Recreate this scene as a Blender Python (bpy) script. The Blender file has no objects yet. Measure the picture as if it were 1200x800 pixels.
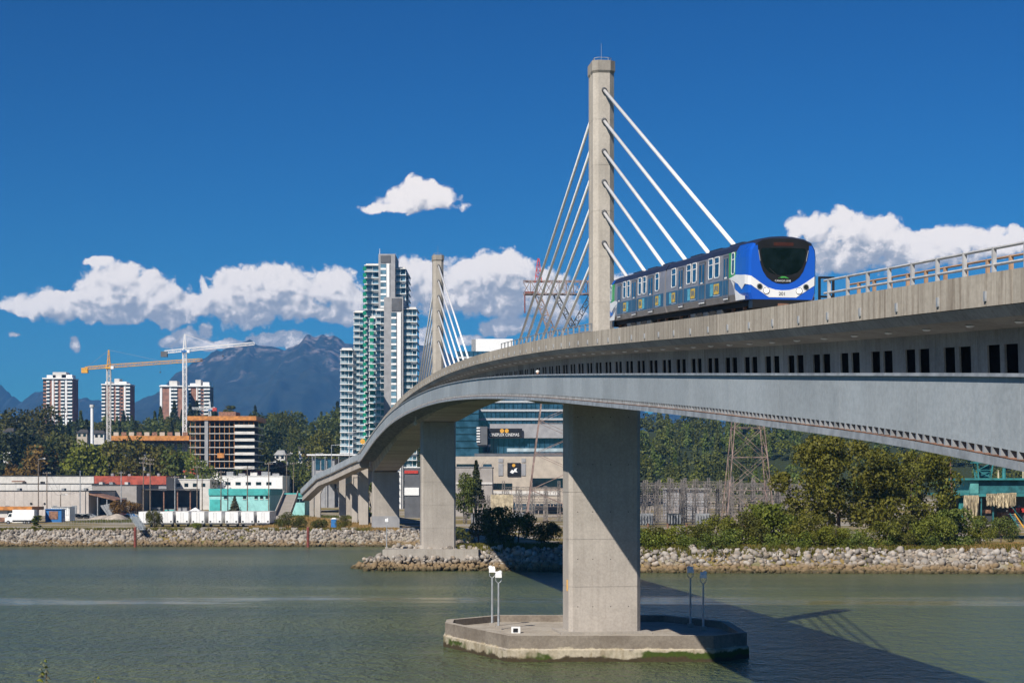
import bpy, bmesh, math, random
import numpy as np
from mathutils import Vector, Matrix

# ------------------------------------------------------------------ camera, sky, sun, exposure
F = 2060.0      # focal length in photograph pixels (photograph is 1200 px wide)
H = 11.5        # eye height above the water
HY = 575.0      # horizon row
scene = bpy.context.scene
col = scene.collection
cam_d = bpy.data.cameras.new('camera'); cam = bpy.data.objects.new('camera', cam_d); col.objects.link(cam)
cam.location = (0, 0, H); cam.rotation_euler = (math.radians(90), 0, 0)
cam_d.sensor_width = 36.0; cam_d.lens = F/1200*36.0
cam_d.shift_y = (HY-400)/1200
cam_d.clip_start = 0.2; cam_d.clip_end = 40000
scene.camera = cam

TRAVEL = Vector((0.597, 0.986, -1.0)).normalized()      # the way the sunlight travels
SUN_EL = math.asin(-TRAVEL.z)
SUN_AZ = math.atan2(-TRAVEL.x, -TRAVEL.y)               # compass angle of the sun from +Y, clockwise
sun_d = bpy.data.lights.new('sun', 'SUN'); sun = bpy.data.objects.new('sun', sun_d); col.objects.link(sun)
sun_d.energy = 5.0; sun_d.angle = math.radians(0.53); sun_d.color = (1.0, 0.93, 0.83)
sun.rotation_euler = TRAVEL.to_track_quat('-Z', 'Y').to_euler(); sun.location = (-60, -60, 120)

def make_world():
    w = bpy.data.worlds.new('World'); scene.world = w; w.use_nodes = True
    nt = w.node_tree; N = nt.nodes; L = nt.links; N.clear()
    def nd(t, **k):
        n = N.new(t)
        for a, b in k.items(): setattr(n, a, b)
        return n
    out = nd('ShaderNodeOutputWorld')
    sky = nd('ShaderNodeTexSky'); sky.sky_type = 'NISHITA'; sky.sun_disc = False
    sky.sun_elevation = SUN_EL; sky.sun_rotation = SUN_AZ
    sky.air_density = 1.0; sky.dust_density = 0.25; sky.ozone_density = 4.0; sky.altitude = 0
    dim = nd('ShaderNodeMix', data_type='RGBA', blend_type='MULTIPLY'); dim.inputs[0].default_value = 1.0; L.new(sky.outputs[0], dim.inputs[6]); dim.inputs[7].default_value = (0.1, 0.1, 0.1, 1)
    gma = nd('ShaderNodeGamma'); gma.inputs[1].default_value = 1.45; L.new(dim.outputs[2], gma.inputs[0])
    hs = nd('ShaderNodeHueSaturation'); hs.inputs['Saturation'].default_value = 1.12; hs.inputs['Value'].default_value = 1.0
    L.new(gma.outputs[0], hs.inputs['Color'])
    tint = nd('ShaderNodeMix', data_type='RGBA', blend_type='MULTIPLY'); tint.inputs[0].default_value = 1.0
    L.new(hs.outputs[0], tint.inputs[6]); tint.inputs[7].default_value = (2.1, 8.6, 12.0, 1)
    bg = nd('ShaderNodeBackground'); bg.inputs[1].default_value = 0.050
    L.new(tint.outputs[2], bg.inputs[0])
    # ---- clouds: a field over the sky dome in (azimuth, elevation), unit 100 photograph pixels
    tc = nd('ShaderNodeTexCoord'); sep = nd('ShaderNodeSeparateXYZ'); L.new(tc.outputs['Generated'], sep.inputs[0])
    az = nd('ShaderNodeMath', operation='ARCTAN2'); L.new(sep.outputs[0], az.inputs[0]); L.new(sep.outputs[1], az.inputs[1])
    el = nd('ShaderNodeMath', operation='ARCSINE'); L.new(sep.outputs[2], el.inputs[0])
    cv = nd('ShaderNodeCombineXYZ')
    for i, s in ((0, az), (1, el)):
        m = nd('ShaderNodeMath', operation='MULTIPLY'); L.new(s.outputs[0], m.inputs[0]); m.inputs[1].default_value = F/100
        L.new(m.outputs[0], cv.inputs[i])
    g = bpy.data.node_groups.new('cloud_field', 'ShaderNodeTree')
    g.interface.new_socket('P', in_out='INPUT', socket_type='NodeSocketVector')
    g.interface.new_socket('D', in_out='OUTPUT', socket_type='NodeSocketFloat')
    GN = g.nodes; GL = g.links
    gi = GN.new('NodeGroupInput'); go = GN.new('NodeGroupOutput')
    def gm(op, a, b=None, c=None):
        n = GN.new('ShaderNodeMath'); n.operation = op
        for i, v in enumerate((a, b, c)):
            if v is None: continue
            if hasattr(v, 'is_linked'): GL.new(v, n.inputs[i])
            else: n.inputs[i].default_value = v
        return n.outputs[0]
    def gv(op, a, b):
        n = GN.new('ShaderNodeVectorMath'); n.operation = op
        for i, v in enumerate((a, b)):
            if hasattr(v, 'is_linked'): GL.new(v, n.inputs[i])
            else: n.inputs[i].default_value = v
        return n
    # warp
    nz = GN.new('ShaderNodeTexNoise'); nz.noise_dimensions = '2D'; nz.inputs['Scale'].default_value = 2.4; nz.inputs['Detail'].default_value = 5; nz.inputs['Roughness'].default_value = 0.55
    GL.new(gi.outputs[0], nz.inputs['Vector'])
    wv = gv('SUBTRACT', nz.outputs['Color'], (0.5, 0.5, 0.5)); ws = gv('MULTIPLY', wv.outputs[0], (0.30, 0.20, 0))
    p = gv('ADD', gi.outputs[0], ws.outputs[0]).outputs[0]
    # clouds: pixel centre and radii of lumps
    lumps = [
     (34,366,30,11),(72,360,46,18),(118,350,44,28),(148,338,30,22),(176,352,40,26),(214,362,32,18),(236,346,10,18),(140,372,84,12),(200,378,30,9),
     (262,350,22,22),(288,340,30,24),(322,338,34,24),(352,346,36,22),(388,342,32,22),(412,352,24,20),(330,362,70,13),(292,372,36,12),(395,370,34,11),
     (486,322,34,20),(512,340,44,26),(556,318,40,18),(586,306,28,14),(604,334,44,28),(560,348,70,22),(634,350,40,20),(470,350,30,18),
     (441,244,18,7),(464,234,24,12),(489,223,22,11),(512,231,26,11),(480,241,54,8),
     (20,398,14,6),(87,407,9,9),(113,312,16,5),
     (198,402,18,9),(222,398,20,11),(246,390,14,14),(262,404,26,7),(318,402,36,8),(342,396,20,9),(366,400,24,7),(595,384,30,9),(612,380,16,12),(545,396,20,6),(486,398,20,12),(655,365,30,16),
     (936,268,18,14),(962,276,22,18),(990,274,26,20),(1026,280,30,18),(1060,290,36,16),(1108,290,40,15),(1150,290,40,12),(1196,296,44,12),(1000,302,70,20),(1080,306,70,14),(1260,300,60,14),
     (730,338,30,16),(790,348,40,14),(860,352,50,14),
    ]
    acc = None
    for (x, y, rx, ry) in lumps:
        a = math.atan((x-600)/F)*F/100; e = math.atan((HY-y)/F)*F/100
        s = gv('SUBTRACT', p, (a, e, 0)).outputs[0]
        m = gv('MULTIPLY', s, (100/rx/1.16, 100/ry/1.20, 0)).outputs[0]
        ln = GN.new('ShaderNodeVectorMath'); ln.operation = 'LENGTH'; GL.new(m, ln.inputs[0])
        d = ln.outputs['Value']
        if rx < 20: d = gm('ADD', d, 0.22)      # thin little puffs
        acc = d if acc is None else gm('SMOOTH_MIN', acc, d, 0.16)
    # the same kind of cloud goes on around the horizon outside the view
    nb = GN.new('ShaderNodeTexNoise'); nb.noise_dimensions = '2D'; nb.inputs['Scale'].default_value = 0.55; nb.inputs['Detail'].default_value = 4
    nm = gv('MULTIPLY', gi.outputs[0], (0.55, 1.0, 0)); GL.new(nm.outputs[0], nb.inputs['Vector'])
    sp = GN.new('ShaderNodeSeparateXYZ'); GL.new(gi.outputs[0], sp.inputs[0])
    band = gm('ABSOLUTE', gm('SUBTRACT', sp.outputs[1], 2.4)); band = gm('MULTIPLY', band, 0.55)
    away = gm('ABSOLUTE', sp.outputs[0]); away = gm('SUBTRACT', 11.0, away); away = gm('MAXIMUM', away, 0.0)
    ring = gm('ADD', gm('ADD', gm('MULTIPLY', gm('SUBTRACT', 0.62, nb.outputs['Fac']), 5.0), 0.9), gm('ADD', band, away))
    acc = gm('MINIMUM', acc, ring)
    GL.new(acc, go.inputs[0])
    # billows: rounded bubbles at several sizes
    g2 = bpy.data.node_groups.new('cloud_billows', 'ShaderNodeTree')
    g2.interface.new_socket('P', in_out='INPUT', socket_type='NodeSocketVector')
    g2.interface.new_socket('B', in_out='OUTPUT', socket_type='NodeSocketFloat')
    GN = g2.nodes; GL = g2.links; gi = GN.new('NodeGroupInput'); go = GN.new('NodeGroupOutput')
    def bub(scale, vec):
        vo = GN.new('ShaderNodeTexVoronoi'); vo.voronoi_dimensions = '2D'; vo.feature = 'SMOOTH_F1'; vo.inputs['Scale'].default_value = scale
        vo.inputs['Smoothness'].default_value = 0.35
        GL.new(vec, vo.inputs['Vector']); return gm('SUBTRACT', 0.45, vo.outputs['Distance'])
    n1 = GN.new('ShaderNodeTexNoise'); n1.noise_dimensions = '2D'; n1.inputs['Scale'].default_value = 2.2; n1.inputs['Detail'].default_value = 8; n1.inputs['Roughness'].default_value = 0.6
    GL.new(gi.outputs[0], n1.inputs['Vector'])
    wv = gv('SUBTRACT', n1.outputs['Color'], (0.5, 0.5, 0.5)); ws = gv('MULTIPLY', wv.outputs[0], (0.30, 0.24, 0)); p = gv('ADD', gi.outputs[0], ws.outputs[0]).outputs[0]
    b = gm('MULTIPLY', gm('SUBTRACT', n1.outputs['Fac'], 0.5), 1.0)
    b2 = gm('ADD', gm('MULTIPLY', bub(2.6, p), 0.48), gm('ADD', gm('MULTIPLY', bub(6.0, p), 0.38), gm('MULTIPLY', bub(14.0, p), 0.17)))
    n3 = GN.new('ShaderNodeTexNoise'); n3.noise_dimensions = '2D'; n3.inputs['Scale'].default_value = 7.0; n3.inputs['Detail'].default_value = 6; n3.inputs['Roughness'].default_value = 0.65
    GL.new(p, n3.inputs['Vector']); b3 = gm('MULTIPLY', gm('SUBTRACT', n3.outputs['Fac'], 0.5), 0.65)
    GL.new(gm('ADD', gm('ADD', b, b2), b3), go.inputs[0])
    def field(vec, grp):
        n = nd('ShaderNodeGroup'); n.node_tree = grp; L.new(vec, n.inputs[0]); return n.outputs[0]
    def off(x, y, grp):
        o = nd('ShaderNodeVectorMath', operation='ADD'); L.new(cv.outputs[0], o.inputs[0]); o.inputs[1].default_value = (x, y, 0); return field(o.outputs[0], grp)
    s0 = field(cv.outputs[0], g); s2 = off(-0.10, 0.32, g); b0 = field(cv.outputs[0], g2); b1 = off(-0.05, 0.06, g2)
    def wm(op, a, b=None, clamp=False):
        n = nd('ShaderNodeMath', operation=op); n.use_clamp = clamp
        for i, v in enumerate((a, b)):
            if v is None: continue
            if hasattr(v, 'is_linked'): L.new(v, n.inputs[i])
            else: n.inputs[i].default_value = v
        return n.outputs[0]
    def ss(v, lo, hi):
        n = nd('ShaderNodeMapRange', interpolation_type='SMOOTHSTEP'); L.new(v, n.inputs[0]); n.inputs[1].default_value = lo; n.inputs[2].default_value = hi; return n.outputs[0]
    d0 = wm('ADD', wm('MULTIPLY', wm('SUBTRACT', 1.0, s0), 1.15), b0)
    alpha = ss(d0, -0.02, 0.36)
    fine = wm('MULTIPLY', wm('SUBTRACT', b0, b1), 1.7)            # bubble sides towards the sun
    coarse = wm('MULTIPLY', wm('SUBTRACT', s2, s0), 1.0)         # tops against bases
    lit = ss(wm('ADD', wm('ADD', fine, coarse), wm('MULTIPLY', b0, 0.25)), -0.34, 1.0)
    ramp = nd('ShaderNodeMix', data_type='RGBA'); L.new(lit, ramp.inputs[0])
    ramp.inputs[6].default_value = (0.33, 0.345, 0.38, 1); ramp.inputs[7].default_value = (0.95, 0.87, 0.80, 1)
    bgc = nd('ShaderNodeBackground'); L.new(ramp.outputs[2], bgc.inputs[0]); bgc.inputs[1].default_value = 0.95
    alpha = wm('MULTIPLY', alpha, 0.95)
    mx = nd('ShaderNodeMixShader'); L.new(alpha, mx.inputs[0]); L.new(bg.outputs[0], mx.inputs[1]); L.new(bgc.outputs[0], mx.inputs[2])
    L.new(mx.outputs[0], out.inputs[0])
    w.cycles.sampling_method = 'MANUAL'; w.cycles.sample_map_resolution = 512
make_world()
scene.view_settings.view_transform = 'Standard'; scene.view_settings.look = 'None'
scene.view_settings.gamma = 1.0; scene.view_settings.use_curve_mapping = False
scene.view_settings.exposure = 0.40
scene.cycles.max_bounces = 6; scene.cycles.diffuse_bounces = 3; scene.cycles.glossy_bounces = 3
scene.cycles.transparent_max_bounces = 6; scene.cycles.volume_bounces = 0
scene.cycles.use_denoising = True

# ------------------------------------------------------------------ helpers
rng = np.random.default_rng(7); random.seed(7)
def at(px, d, py=None, z=None):
    return Vector(((px-600)/F*d, d, (H+(HY-py)/F*d) if py is not None else (z or 0.0)))
def ZZ(py, d): return H+(HY-py)/F*d
def WX(n, d): return n*d/F          # n photograph pixels at depth d, in metres
def hermite(X, Y):
    X = np.array(X, float); Y = np.array(Y, float); m = np.gradient(Y, X)
    def f(x):
        x = min(max(x, X[0]), X[-1]); i = min(max(int(np.searchsorted(X, x))-1, 0), len(X)-2)
        h = X[i+1]-X[i]; t = (x-X[i])/h
        return float((2*t**3-3*t*t+1)*Y[i]+(t**3-2*t*t+t)*h*m[i]+(-2*t**3+3*t*t)*Y[i+1]+(t**3-t*t)*h*m[i+1])
    return f

class MB:
    def __init__(s): s.v = []; s.f = []
    def add(s, V, Fc):
        n = len(s.v); s.v.extend([tuple(p) for p in V]); s.f.extend([tuple(i+n for i in q) for q in Fc]); return s
    def box(s, x0, x1, y0, y1, z0, z1):
        return s.add([(x0,y0,z0),(x1,y0,z0),(x1,y1,z0),(x0,y1,z0),(x0,y0,z1),(x1,y0,z1),(x1,y1,z1),(x0,y1,z1)],
            [(0,3,2,1),(4,5,6,7),(0,1,5,4),(1,2,6,5),(2,3,7,6),(3,0,4,7)])
    def hexa(s, P):  # eight points: bottom loop, top loop
        return s.add(P, [(0,3,2,1),(4,5,6,7),(0,1,5,4),(1,2,6,5),(2,3,7,6),(3,0,4,7)])
    def prism(s, poly, z0, z1):
        n = len(poly); V = [(x,y,z0) for x,y in poly]+[(x,y,z1) for x,y in poly]
        return s.add(V, [tuple(reversed(range(n))), tuple(range(n,2*n))]+[(i,(i+1)%n,(i+1)%n+n,i+n) for i in range(n)])
    def tube(s, a, b, r0, r1=None, n=6, cap=True):
        a = Vector(a); b = Vector(b); r1 = r0 if r1 is None else r1
        t = (b-a).normalized(); q = Vector((0,0,1)) if abs(t.z) < .9 else Vector((1,0,0))
        e = t.cross(q).normalized(); g = t.cross(e)
        ph = math.pi/4 if n == 4 else 0
        V = [a+(e*math.cos(2*math.pi*i/n+ph)+g*math.sin(2*math.pi*i/n+ph))*r0 for i in range(n)]+[b+(e*math.cos(2*math.pi*i/n+ph)+g*math.sin(2*math.pi*i/n+ph))*r1 for i in range(n)]
        Fc = [(i,(i+1)%n,(i+1)%n+n,i+n) for i in range(n)]
        if cap: Fc += [tuple(reversed(range(n))), tuple(range(n,2*n))]
        return s.add(V, Fc)
    def ball(s, c, r, n=8, m=5, sz=1.0):
        V = []; Fc = []
        for j in range(m+1):
            for i in range(n):
                a = math.pi*j/m; b = 2*math.pi*i/n
                V.append((c[0]+r*math.sin(a)*math.cos(b), c[1]+r*math.sin(a)*math.sin(b), c[2]+r*sz*math.cos(a)))
        for j in range(m):
            for i in range(n): Fc.append((j*n+i, (j+1)*n+i, (j+1)*n+(i+1)%n, j*n+(i+1)%n))
        return s.add(V, Fc)
    def loft(s, rings, closed=True, caps=True):
        n = len(rings[0]); V = [p for r in rings for p in r]; Fc = []
        for k in range(len(rings)-1):
            for i in range(n if closed else n-1):
                j = (i+1)%n; Fc.append((k*n+i, k*n+j, (k+1)*n+j, (k+1)*n+i))
        if caps and closed: Fc += [tuple(reversed(range(n))), tuple(range((len(rings)-1)*n, len(rings)*n))]
        return s.add(V, Fc)
    def lattice(s, a, b, w0, w1, nseg, r, tri=False, n=4):
        a = Vector(a); b = Vector(b); t = (b-a).normalized()
        q = Vector((0,0,1)) if abs(t.z) < .9 else Vector((0,1,0))
        e = t.cross(q).normalized(); g = e.cross(t).normalized()
        K = [(-1,-1),(1,-1),(1,1),(-1,1)] if not tri else [(-1,-.8),(1,-.8),(0,1)]
        def P(k, i):
            f = i/nseg; w = (w0+(w1-w0)*f)/2; return a+(b-a)*f+e*K[k][0]*w+g*K[k][1]*w
        for k in range(len(K)):
            s.tube(P(k,0), P(k,nseg), r, r, n)
            k2 = (k+1)%len(K)
            for i in range(nseg):
                if i % 2 == 0: s.tube(P(k,i), P(k2,i+1), r*.6, r*.6, n, False)
                else: s.tube(P(k2,i), P(k,i+1), r*.6, r*.6, n, False)
                s.tube(P(k,i+1), P(k2,i+1), r*.55, r*.55, n, False)
        return s
    def mesh(s, name, origin=(0,0,0)):
        me = bpy.data.meshes.new(name); o = origin
        me.from_pydata([(p[0]-o[0], p[1]-o[1], p[2]-o[2]) for p in s.v], [], s.f); me.update(); return me
    def build(s, name, m, parent=None, smooth=False, world=True):
        """vertices are world coordinates; the mesh is stored relative to its parent's base (or its own)"""
        org = (0,0,0)
        if parent is not None and world: org = base_of(parent)
        me = s.mesh(name, org)
        fix_normals(me)
        if smooth: me.polygons.foreach_set('use_smooth', [True]*len(me.polygons))
        o = bpy.data.objects.new(name, me); col.objects.link(o)
        if m is not None: me.materials.append(m)
        if parent is not None: o.parent = parent
        return o
def fix_normals(me):
    bm = bmesh.new(); bm.from_mesh(me); bmesh.ops.recalc_face_normals(bm, faces=bm.faces); bm.to_mesh(me); bm.free()
def base_of(o):
    p = Vector((0,0,0))
    while o is not None: p = p+o.location; o = o.parent
    return p
def thing(name, loc, label, cat, group=None, rz=0):
    o = bpy.data.objects.new(name, None); col.objects.link(o); o.empty_display_size = 0.5
    o.location = loc; o.rotation_euler = (0,0,rz); tag(o, label, cat, group); return o
def tag(o, label=None, cat=None, group=None, kind=None):
    if label: o['label'] = label
    if cat: o['category'] = cat
    if group: o['group'] = group
    if kind: o['kind'] = kind
    return o
def own_origin(o, p):
    """give a one-mesh thing its base as its origin"""
    p = Vector(p); o.data.transform(Matrix.Translation(-p)); o.location = p; return o
def kids(o): return [c for c in bpy.data.objects if c.parent == o]
def copy_tree(o, parent=None):
    c = o.copy(); col.objects.link(c); c.parent = parent
    for ch in list(o.children): copy_tree(ch, c)
    return c
def put(me, name, parent, loc=(0,0,0), rot=(0,0,0), sc=(1,1,1)):
    o = bpy.data.objects.new(name, me); col.objects.link(o); o.parent = parent
    o.location = loc; o.rotation_euler = rot; o.scale = sc; return o

# ------------------------------------------------------------------ materials
def newmat(name):
    m = bpy.data.materials.new(name); m.use_nodes = True; nt = m.node_tree
    b = nt.nodes['Principled BSDF']; return m, nt, b
def _n(nt, t, **k):
    n = nt.nodes.new(t)
    for a, v in k.items(): setattr(n, a, v)
    return n
def rgba(c): return (c[0], c[1], c[2], 1.0)
def noise(nt, scale, detail=4, rough=.55, stretch=(1,1,1), coord='Object'):
    tc = _n(nt, 'ShaderNodeTexCoord'); mp = _n(nt, 'ShaderNodeMapping'); mp.inputs['Scale'].default_value = stretch
    nt.links.new(tc.outputs[coord], mp.inputs[0]); z = _n(nt, 'ShaderNodeTexNoise')
    z.inputs['Scale'].default_value = scale; z.inputs['Detail'].default_value = detail; z.inputs['Roughness'].default_value = rough
    nt.links.new(mp.outputs[0], z.inputs['Vector']); return z.outputs['Fac']
def mixc(nt, fac, a, b, blend='MIX'):
    n = _n(nt, 'ShaderNodeMix', data_type='RGBA', blend_type=blend)
    for i, v in ((0,fac),(6,a),(7,b)):
        if hasattr(v, 'is_linked'): nt.links.new(v, n.inputs[i])
        else: n.inputs[i].default_value = v if i == 0 else rgba(v)
    return n.outputs[2]
def mapr(nt, v, lo, hi, a=0., b=1.):
    n = _n(nt, 'ShaderNodeMapRange', interpolation_type='SMOOTHSTEP'); nt.links.new(v, n.inputs[0])
    for i, q in enumerate((lo,hi,a,b)): n.inputs[i+1].default_value = q
    return n.outputs[0]
def bump(nt, b, h, strength=.3, dist=.05):
    n = _n(nt, 'ShaderNodeBump'); n.inputs['Strength'].default_value = strength; n.inputs['Distance'].default_value = dist
    nt.links.new(h, n.inputs['Height']); nt.links.new(n.outputs[0], b.inputs['Normal'])
def paint(name, c, rough=.5, var=.12, scale=1.5, metal=0., spec=.5, coat=0.):
    m, nt, b = newmat(name)
    f = noise(nt, scale, 5); f = mapr(nt, f, .3, .7)
    c2 = tuple(x*(1-var*1.6) for x in c); c1 = tuple(min(1, x*(1+var*.5)) for x in c)
    nt.links.new(mixc(nt, f, c1, c2), b.inputs['Base Color'])
    b.inputs['Roughness'].default_value = rough; b.inputs['Metallic'].default_value = metal
    b.inputs['Specular IOR Level'].default_value = spec; b.inputs['Coat Weight'].default_value = coat
    return m
def concrete(name, c, streak=.35, stain=(.20,.16,.12), rough=.85, objvar=.10, sf=2.6, lo=.42):
    m, nt, b = newmat(name)
    big = mapr(nt, noise(nt, .35, 5, .6), .3, .72)
    st = mapr(nt, noise(nt, 1.0, 6, .68, (sf, sf, .16)), lo, .75)
    fine = noise(nt, 6, 6, .7)
    col_ = mixc(nt, big, c, tuple(x*.80 for x in c))
    sf = _n(nt, 'ShaderNodeMath', operation='MULTIPLY'); nt.links.new(st, sf.inputs[0]); sf.inputs[1].default_value = streak
    col_ = mixc(nt, sf.outputs[0], col_, stain)
    ff = mapr(nt, fine, .3, .7, .88, 1.08)
    cm = _n(nt, 'ShaderNodeCombineXYZ')
    oi = _n(nt, 'ShaderNodeObjectInfo'); ov = mapr(nt, oi.outputs['Random'], 0, 1, 1-objvar, 1+objvar*.4)
    mu = _n(nt, 'ShaderNodeMath', operation='MULTIPLY'); nt.links.new(ff, mu.inputs[0]); nt.links.new(ov, mu.inputs[1])
    for i in range(3): nt.links.new(mu.outputs[0], cm.inputs[i])
    col_ = mixc(nt, 1.0, col_, cm.outputs[0], 'MULTIPLY')
    nt.links.new(col_, b.inputs['Base Color']); b.inputs['Roughness'].default_value = rough
    b.inputs['Specular IOR Level'].default_value = .25
    bump(nt, b, fine, .25, .03)
    return m
def glass(name, c, rough=.06, spec=.8, var=.5, scale=.35):
    m, nt, b = newmat(name)
    f = mapr(nt, noise(nt, scale, 2, .5), .35, .65)
    nt.links.new(mixc(nt, f, c, tuple(x*(1-var) for x in c)), b.inputs['Base Color'])
    b.inputs['Roughness'].default_value = rough; b.inputs['Specular IOR Level'].default_value = spec
    return m
def leafmat(name, dark, light, hue=.10):
    m, nt, b = newmat(name)
    ge = _n(nt, 'ShaderNodeNewGeometry'); oi = _n(nt, 'ShaderNodeObjectInfo')
    c = mixc(nt, ge.outputs['Random Per Island'], dark, light)
    hv = _n(nt, 'ShaderNodeHueSaturation'); nt.links.new(c, hv.inputs['Color'])
    h = mapr(nt, oi.outputs['Random'], 0, 1, .5-hue*.3, .5+hue*.22); nt.links.new(h, hv.inputs['Hue'])
    v = mapr(nt, oi.outputs['Random'], 0, 1, .8, 1.2); nt.links.new(v, hv.inputs['Value'])
    nt.links.new(hv.outputs[0], b.inputs['Base Color']); b.inputs['Roughness'].default_value = .6
    b.inputs['Specular IOR Level'].default_value = .2
    tr = _n(nt, 'ShaderNodeBsdfTranslucent'); nt.links.new(hv.outputs[0], tr.inputs[0])
    mx = _n(nt, 'ShaderNodeMixShader'); mx.inputs[0].default_value = .22
    out = nt.nodes['Material Output']
    nt.links.new(b.outputs[0], mx.inputs[1]); nt.links.new(tr.outputs[0], mx.inputs[2]); nt.links.new(mx.outputs[0], out.inputs[0])
    return m
M = {}
M['conc'] = concrete('pier_concrete', (.43,.39,.345), .42, (.27,.235,.20))
M['conc_pylon'] = concrete('pylon_concrete', (.47,.43,.375), .25)
M['conc_parapet'] = concrete('parapet_concrete', (.45,.405,.34), .85, (.15,.115,.085), objvar=.14, sf=4.5, lo=.40)
M['conc_box'] = concrete('girder_concrete', (.42,.40,.37), .5, (.17,.15,.13), objvar=.18, sf=3.5)
M['conc_old'] = concrete('weathered_concrete', (.36,.33,.29), .4)
M['galv'] = paint('galvanised_sheet', (.36,.40,.43), .42, .16, .8, .35)
M['galv2'] = paint('galvanised_beam', (.40,.42,.44), .45, .2, 2.0, .3)
M['steel_dark'] = paint('dark_steel', (.05,.055,.06), .5, .2, 2.)
M['steel_grey'] = paint('grey_steel', (.30,.31,.32), .5, .2, 2., .2)
M['steel_sub'] = paint('substation_steel', (.19,.17,.155), .6, .25, 1., .1)
M['rust'] = paint('rusty_steel', (.27,.14,.09), .75, .35, 1.5)
M['rustred'] = paint('red_lead_steel', (.22,.05,.035), .7, .3, 1.5)
M['pylonred'] = paint('faded_red_paint', (.36,.20,.18), .6, .3, 1.5)
M['white'] = paint('white_paint', (.80,.80,.79), .45, .06)
M['offwhite'] = paint('off_white_wall', (.60,.58,.545), .7, .10, .5)
M['cable'] = paint('white_cable_sheath', (.82,.82,.81), .35, .04)
M['black'] = paint('black_paint', (.012,.012,.013), .4, .2)
M['rubber'] = paint('dull_black', (.02,.02,.02), .8, .2)
M['orange'] = paint('formwork_orange', (.55,.22,.05), .6, .25, .8)
M['yellow'] = paint('crane_yellow', (.70,.36,.04), .5, .15)
M['red'] = paint('red_paint', (.50,.045,.03), .5, .15)
M['redroof'] = paint('red_roof', (.42,.08,.045), .65, .25, .6)
M['blue'] = paint('blue_paint', (.03,.16,.42), .45, .12)
M['teal'] = paint('teal_paint', (.06,.42,.40), .55, .15, .6)
M['teal_light'] = paint('pale_teal_wall', (.30,.62,.60), .65, .10, .5)
M['teal_dark'] = paint('dark_teal_paint', (.02,.13,.145), .6, .3, .9)
M['asphalt'] = paint('asphalt', (.05,.05,.052), .9, .3, .5)
M['grey'] = paint('grey_wall', (.30,.30,.31), .7, .12, .4)
M['greydark'] = paint('dark_grey_wall', (.10,.105,.115), .6, .15, .4)
M['beige'] = paint('beige_wall', (.45,.39,.32), .75, .10, .4)
M['tarp'] = paint('beige_tarpaulin', (.52,.44,.30), .85, .3, .9)
M['brick'] = paint('brown_brick', (.32,.16,.11), .85, .2, .3)
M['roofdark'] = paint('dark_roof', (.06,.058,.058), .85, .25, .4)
M['roofgrey'] = paint('grey_roof_felt', (.33,.33,.325), .9, .2, .2)
M['wood'] = paint('weathered_pole_wood', (.20,.16,.125), .9, .3, 2.)
M['bark'] = paint('bark', (.10,.075,.055), .95, .3, 2.)
M['glass'] = glass('blue_glass', (.03,.085,.14))
M['glass_dark'] = glass('dark_glass', (.012,.02,.028))
M['glass_condo'] = glass('condo_glass', (.15,.27,.35), .08, .7, .65, .22)
M['green_panel'] = paint('green_glass_panel', (.015,.22,.13), .2, .15)
# ------------------------------------------------------------------ ground, water, mountains
SHORE = [(-3200,372),(-400,368),(-150,365),(-60,364),(-36,364),(-24,363),(-16,352),(-11,320),(-12.5,290),(-16,276),(-22.5,268),(-23.5,262),(-20.5,257.5),(-12,255),(0,253),(20,247.5),(60,245),(130,244),(400,240),(3200,215)]
SH = np.array(SHORE, float)
def shore_sd(x, y):
    """signed distance to the waterline, positive on land (north of it)"""
    x = np.asarray(x, float); y = np.asarray(y, float); best = np.full(x.shape, 1e9); 
    for (x0,y0),(x1,y1) in zip(SHORE[:-1], SHORE[1:]):
        dx, dy = x1-x0, y1-y0; t = np.clip(((x-x0)*dx+(y-y0)*dy)/(dx*dx+dy*dy), 0, 1)
        best = np.minimum(best, np.hypot(x-x0-t*dx, y-y0-t*dy))
    # inside test: polygon closed far to the north
    poly = SHORE+[(3200,1e5),(-3200,1e5)]; ins = np.zeros(x.shape, bool); n = len(poly); j = n-1
    for i in range(n):
        xi,yi = poly[i]; xj,yj = poly[j]
        c = ((yi > y) != (yj > y)) & (x < (xj-xi)*(y-yi)/((yj-yi) if yj != yi else 1e-9)+xi)
        ins ^= c; j = i
    return np.where(ins, best, -best)
def sst(a, b, x): t = np.clip((x-a)/(b-a), 0, 1); return t*t*(3-2*t)
def vnoise(x, y, seed=0):
    def h(i, j): 
        v = np.sin(i*127.1+j*311.7+seed*74.7)*43758.5453; return v-np.floor(v)
    i = np.floor(x); j = np.floor(y); u = x-i; v = y-j; u = u*u*(3-2*u); v = v*v*(3-2*v)
    return (h(i,j)*(1-u)+h(i+1,j)*u)*(1-v)+(h(i,j+1)*(1-u)+h(i+1,j+1)*u)*v
def fbm(x, y, o=4, seed=0):
    s = 0; a = .5
    for k in range(o): s = s+a*vnoise(x, y, seed+k*13); x = x*2.03+7.1; y = y*2.03+3.7; a *= .5
    return s
def gz(x, y):
    x = np.asarray(x, float); y = np.asarray(y, float)
    sd = shore_sd(x, y)
    z = -1.6+1.6*sst(-5, 0, sd)+3.0*sst(0, 6.5, sd)+(sd > 6)*0
    hill = 46*sst(680, 1250, y)+ (fbm(x/220, y/260, 3, 5)-.42)*34*sst(720, 1100, y) - 26*sst(1900, 3600, y)
    # dry grass mound beneath the ramp
    hill = hill+1.7*np.exp(-((x+50)/9)**2-((y-431)/10)**2)
    return z+hill
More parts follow.
